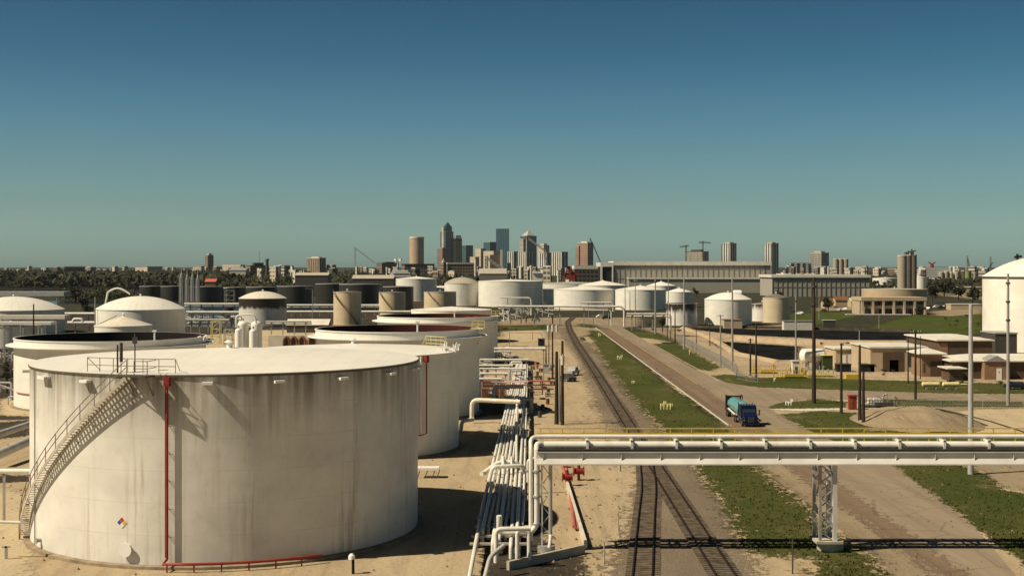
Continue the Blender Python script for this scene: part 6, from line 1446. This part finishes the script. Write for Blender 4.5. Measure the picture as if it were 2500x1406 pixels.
crane('long conveyor sloping down right below the blue glass tower', 1400, [((1192,632),(1240,668)),((1188,680),(1188,625))], m_pipegrey, name='conveyor_boom', th=1.0, w=2.4)
# port clutter in front of skyline
t = thing('transfer_house', 'white box-shaped machine house above the big middle cylinder tank', 'machine house', (Xw(1312,900), 900, 0)); mb = MB(); mb.box(Xw(1301,900), Xw(1325,900), 900, 910, 0, Zw(667,900)); mb.build('wall', m_roofwhite, t); mb = MB(); mb.box(Xw(1300,900), Xw(1320,900), 899, 911, Zw(667,900), Zw(663,900)); mb.build('roof', m_white, t)
t = thing('elevator_tower', 'dark grain elevator tower with cream leg beside the long conveyor', 'tower', (Xw(1210,1500), 1500, 0))
mb = MB(); mb.box(Xw(1196,1500), Xw(1222,1500), 1500, 1520, 0, Zw(622,1500)); mb.build('wall', m_silodark, t)
mb = MB(); mb.box(Xw(1221,1500), Xw(1227,1500), 1495, 1505, 0, Zw(610,1500)); mb.build('leg_casing', m_conclight, t)
for k, (a, b, tp) in enumerate(((1158,1164,634),(1185,1192,624),(1294,1300,648),(1360,1366,660))):
    cyltower('thin pale upright silo in the port clutter, '+['far left','left','right','far right'][k]+' of four', a, b, tp, 1450, m_conclight, m_conclight, 12)
gable('yellowish low gabled hall with dark doors before the conveyor', 1170, 1236, 668, 656, 0, 12, m_wallband, m_concrete, name='port_hall', cat='hall', Y=1250)
gable('greyish wide low roof before the brown hotel blocks', 860, 960, 680, 672, 0, 18, m_darksteel, m_concrete, name='port_hall', cat='hall', Y=950)
gable('long grey low roof right of the chimney', 720, 800, 672, 666, 0, 20, m_darksteel, m_concrete, name='port_hall', cat='hall', Y=1000)
gable('small red-roofed hut beyond the four grey towers', 500, 526, 688, 681, 0, 10, m_rust, m_pinkred, name='hut', cat='hut', Y=1000)
gable('pale green-roofed boathouse far left behind the black tanks', 560, 600, 660, 655, 0, 20, m_conclight, m_steel, name='boathouse', cat='boathouse', Y=1500)
# small low buildings along the horizon
rnd = random.Random(42); cm = [(f_cream,'cream'),(f_cream,'cream'),(f_brown,'brown'),(f_grey,'grey'),(f_whband,'banded'),(f_dark,'dark'),(f_white,'striped')]
LM = [(40,'the far left edge'),(180,'the flat roofed grey building'),(360,'the teal-roofed cream building'),(510,'the lone brown tower'),(650,'the dark chimney'),(772,'the beige ribbed block'),(870,'the pale lattice crane'),(1017,'the round beige tower'),(1100,'the tallest skyscraper'),(1227,'the blue glass skyscraper'),(1290,'the pyramid-roofed skyscraper'),(1365,'the last white slab'),(1430,'the pink granite block'),(1930,'the cruise ship decks'),(2000,'the grey glass-sided tower'),(2110,'the brown silos'),(2205,'the tall silo group'),(2300,'the red ship funnel'),(2400,'the towering domed tank')]
BR = {}
for px in [rnd.uniform(-10, 2395) for _ in range(290)]:
    if px < 560 and rnd.random() < .35: continue
    if 1440 < px < 1895: continue
    Y = rnd.uniform(1250, 3400) if px > 560 else rnd.uniform(2500, 3600)
    w = rnd.uniform(6, 22); top = rnd.uniform(651, 665) if px > 560 else rnd.uniform(651, 660)
    mt, adj = rnd.choice(cm); t, _, _, _ = tower('x', px, px+w, top, Y, mt, rnd.uniform(.45,.85), rnd.uniform(40,62), name='distant_building', group='small low buildings of the distant town', cap=rnd.choice((m_conclight, m_concrete, m_steel)), pent=rnd.choice((0,0,2)))
    lm = min(LM, key=lambda l: abs(l[0]-px-w/2))[1]; BR.setdefault((adj, lm), []).append((px, t))
for (adj, lm), rs in BR.items():
    rs.sort(key=lambda r: r[0])
    for i, (px, t) in enumerate(rs):
        t['label'] = f'small {adj} distant building nearest {lm}' + (f', {ORD[i]} {adj} one from the left' if len(rs) > 1 else '')
# =====================================================================
# TREES
# =====================================================================
def leafcloud(mb, c, rx, ry, rz, n, s, rnd):
    for _ in range(n):
        while True:
            u = Vector((rnd.uniform(-1,1), rnd.uniform(-1,1), rnd.uniform(-1,1)))
            if .25 < u.length < 1: break
        k = 1-.25*rnd.random(); p = Vector((c[0]+u.x*rx*k, c[1]+u.y*ry*k, c[2]+u.z*rz*k)); d = Vector((rnd.uniform(-1,1), rnd.uniform(-1,1), rnd.uniform(-.4,1))).normalized(); a = d.orthogonal().normalized(); b = d.cross(a); ss = s*rnd.uniform(.6, 1.4)
        mb.add([p-a*ss-b*ss*.6, p+a*ss-b*ss*.5, p+a*ss*.7+b*ss, p-a*ss*.8+b*ss*.8], [(0,1,2,3)])
def tree(label, px, pyt, pyb, wpx, mat=None, group=None, seed=1, Y=None, n=260):
    Y = Y or Yg(pyb); x = Xw(px, Y); h = Zw(pyt, Y); rw = wpx/2*Y/F; rnd = random.Random(seed*31+7); t = thing('tree', label, 'tree', (x, Y, 0), group)
    mb = MB(); mb.frus((x,Y,0),(x+.1,Y,h*.45), h*.035, h*.022, 8)
    for _ in range(6): a = rnd.uniform(0, 6.28); mb.frus((x+.1,Y,h*rnd.uniform(.25,.45)), (x+math.cos(a)*rw*.6, Y+math.sin(a)*rw*.6, h*rnd.uniform(.55,.85)), h*.015, h*.006, 6)
    mb.build('trunk', m_bark, t); mb = MB()
    for k in range(9):
        a = rnd.uniform(0, 6.28); r = rnd.uniform(.15, .62)*rw; z = h*rnd.uniform(.42, .8); s = rw*rnd.uniform(.32, .5); leafcloud(mb, (x+math.cos(a)*r, Y+math.sin(a)*r, z), s, s, min(s, h*.24), n//9, rw*.085, rnd)
    mb.build('crown', mat or m_leaf, t)
for i, (lab, px, pt, pb, w) in enumerate((('dark round tree by the lawn, right of the cream tank', 2022, 722, 762, 34), ('small dark tree at the left edge beside the open black tank', 16, 862, 960, 34),
    ('wide dark tree right of the round tan tank', 2275, 690, 740, 50), ('dark tree behind the wide one, before the short silos', 2305, 682, 726, 55), ('dark tree nearest the towering domed tank', 2375, 698, 745, 48), ('dark tree between the short silos and the lawn', 2340, 692, 735, 46),
    ('low bush-like tree at the front of the lawn edge', 2248, 745, 772, 30), ('dark bushy tree beside the black-streaked tank', 1617, 770, 812, 26), ('small dark tree before the second grey warehouse', 1900, 705, 735, 30), ('dark tree above the twin tanks, before the long warehouse', 1700, 700, 725, 22), ('scrubby tree at the left corner of the ribbed-dome tank', 182, 690, 742, 40), ('scrubby tree by the water left of the broad ribbed dome', 200, 722, 758, 44), ('scrubby tree under the black tank row by the water', 215, 742, 775, 40))):
    tree(lab, px, pt, pb, w, seed=i, n=420)
rnd = random.Random(31); SH = {}
for (x0, x1, y0, y1, n, where) in ((2120,2300,908,925,7,'before the open bay building'), (1890,2080,745,770,7,'left of the concrete frame building'), (1990,2130,840,862,5,'behind the dark trailers'), (2300,2480,928,944,5,'before the low brick office'), (2265,2395,765,812,7,'along the lawn left of the towering tank'), (1560,1660,795,815,4,'beside the grass corner of the road'), (1215,1330,800,812,3,'on the grass strip under the pipe crossing')):
    for k in range(n):
        px = rnd.uniform(x0, x1); py = rnd.uniform(y0, y1); h = rnd.uniform(6, 13)*(1 if py < 830 else 1.3); tree('x', px, py-h, py, h*rnd.uniform(1.0, 1.8), rnd.choice((m_leaf, m_leafgreen)), 'shrubs of the yards', seed=int(px*7), n=110)
        SH.setdefault(where, []).append((px, bpy.data.objects[-1])); o = [q for q in col.objects if q.get('label') == 'x'][-1]; SH[where][-1] = (px, o); o.name = 'shrub'; o['category'] = 'shrub'; o['label'] = 'y'
for where, rs in SH.items():
    rs.sort(key=lambda r: r[0])
    for i, (px, o) in enumerate(rs): o['label'] = f'small dark shrub {where}, {ORD[i]} from the left'
# far forest on the left and beyond the town: one mass
rnd = random.Random(9); mb = MB()
def clumps(n, x0, x1, Y0, Y1, h0, h1, s):
    for _ in range(n):
        f = rnd.random(); Y = 1/((1-f)/Y0+f/Y1); px = rnd.uniform(x0, x1); x = Xw(px, Y); h = rnd.uniform(h0, h1)*(1+.00005*(Y-1200)); w = h*rnd.uniform(.45, .8)
        for k in range(17):
            u = rnd.uniform(0, 6.28); r = rnd.uniform(0, w); p = Vector((x+math.cos(u)*r, Y+math.sin(u)*r*.7, h*rnd.uniform(.3, .95)*(1-.25*(r/w)**2))); d = Vector((rnd.uniform(-1,1), rnd.uniform(-1.2,.2), rnd.uniform(0,1))).normalized(); a = d.orthogonal().normalized(); b = d.cross(a); ss = s*.52*rnd.uniform(.5, 1.5)*(h/12)
            mb.add([p-a*ss-b*ss*.7, p+a*ss*.3-b*ss, p+a*ss-b*ss*.1, p+a*ss*.4+b*ss, p-a*ss*.8+b*ss*.6], [(0,1,2,3,4)])
clumps(4200, -60, 620, 1350, 3600, 9, 15, 3.2)
clumps(1500, 560, 1250, 1250, 4000, 8, 14, 2.8)
clumps(1500, 2130, 2520, 1050, 4000, 7, 12, 2.6)
clumps(260, 1880, 2130, 1400, 3500, 7, 11, 2.6)
clumps(500, 150, 330, 860, 960, 4, 8, 1.8)
clumps(220, 600, 1000, 1050, 1200, 6, 10, 2.0)
o = mb.build('forest', m_leaf); stuff(o, 'dark far-off woodland stretching along the horizon', 'woodland')
# ---------------- haze: one closed box of thin air ----------------
hz = MB(); hz.box(-7000, 7000, -400, 7000, -1.0, 330.0)
m_haze = bpy.data.materials.new('haze_air'); m_haze.use_nodes = True; th_ = m_haze.node_tree; th_.nodes.clear()
ho = th_.nodes.new('ShaderNodeOutputMaterial'); hv = th_.nodes.new('ShaderNodeVolumePrincipled'); hv.inputs['Density'].default_value = HAZE; hv.inputs['Color'].default_value = (.80, .88, .90, 1); hv.inputs['Anisotropy'].default_value = .3
th_.links.new(hv.outputs[0], ho.inputs['Volume'])
if HAZE > 0: o = hz.build('haze', m_haze); o['kind'] = 'stuff'
for o in bpy.data.objects:
    if 'label' in o and len(o['label'].split()) > 16: print('LONG', o['label'])
    if '_o' in o: del o['_o']
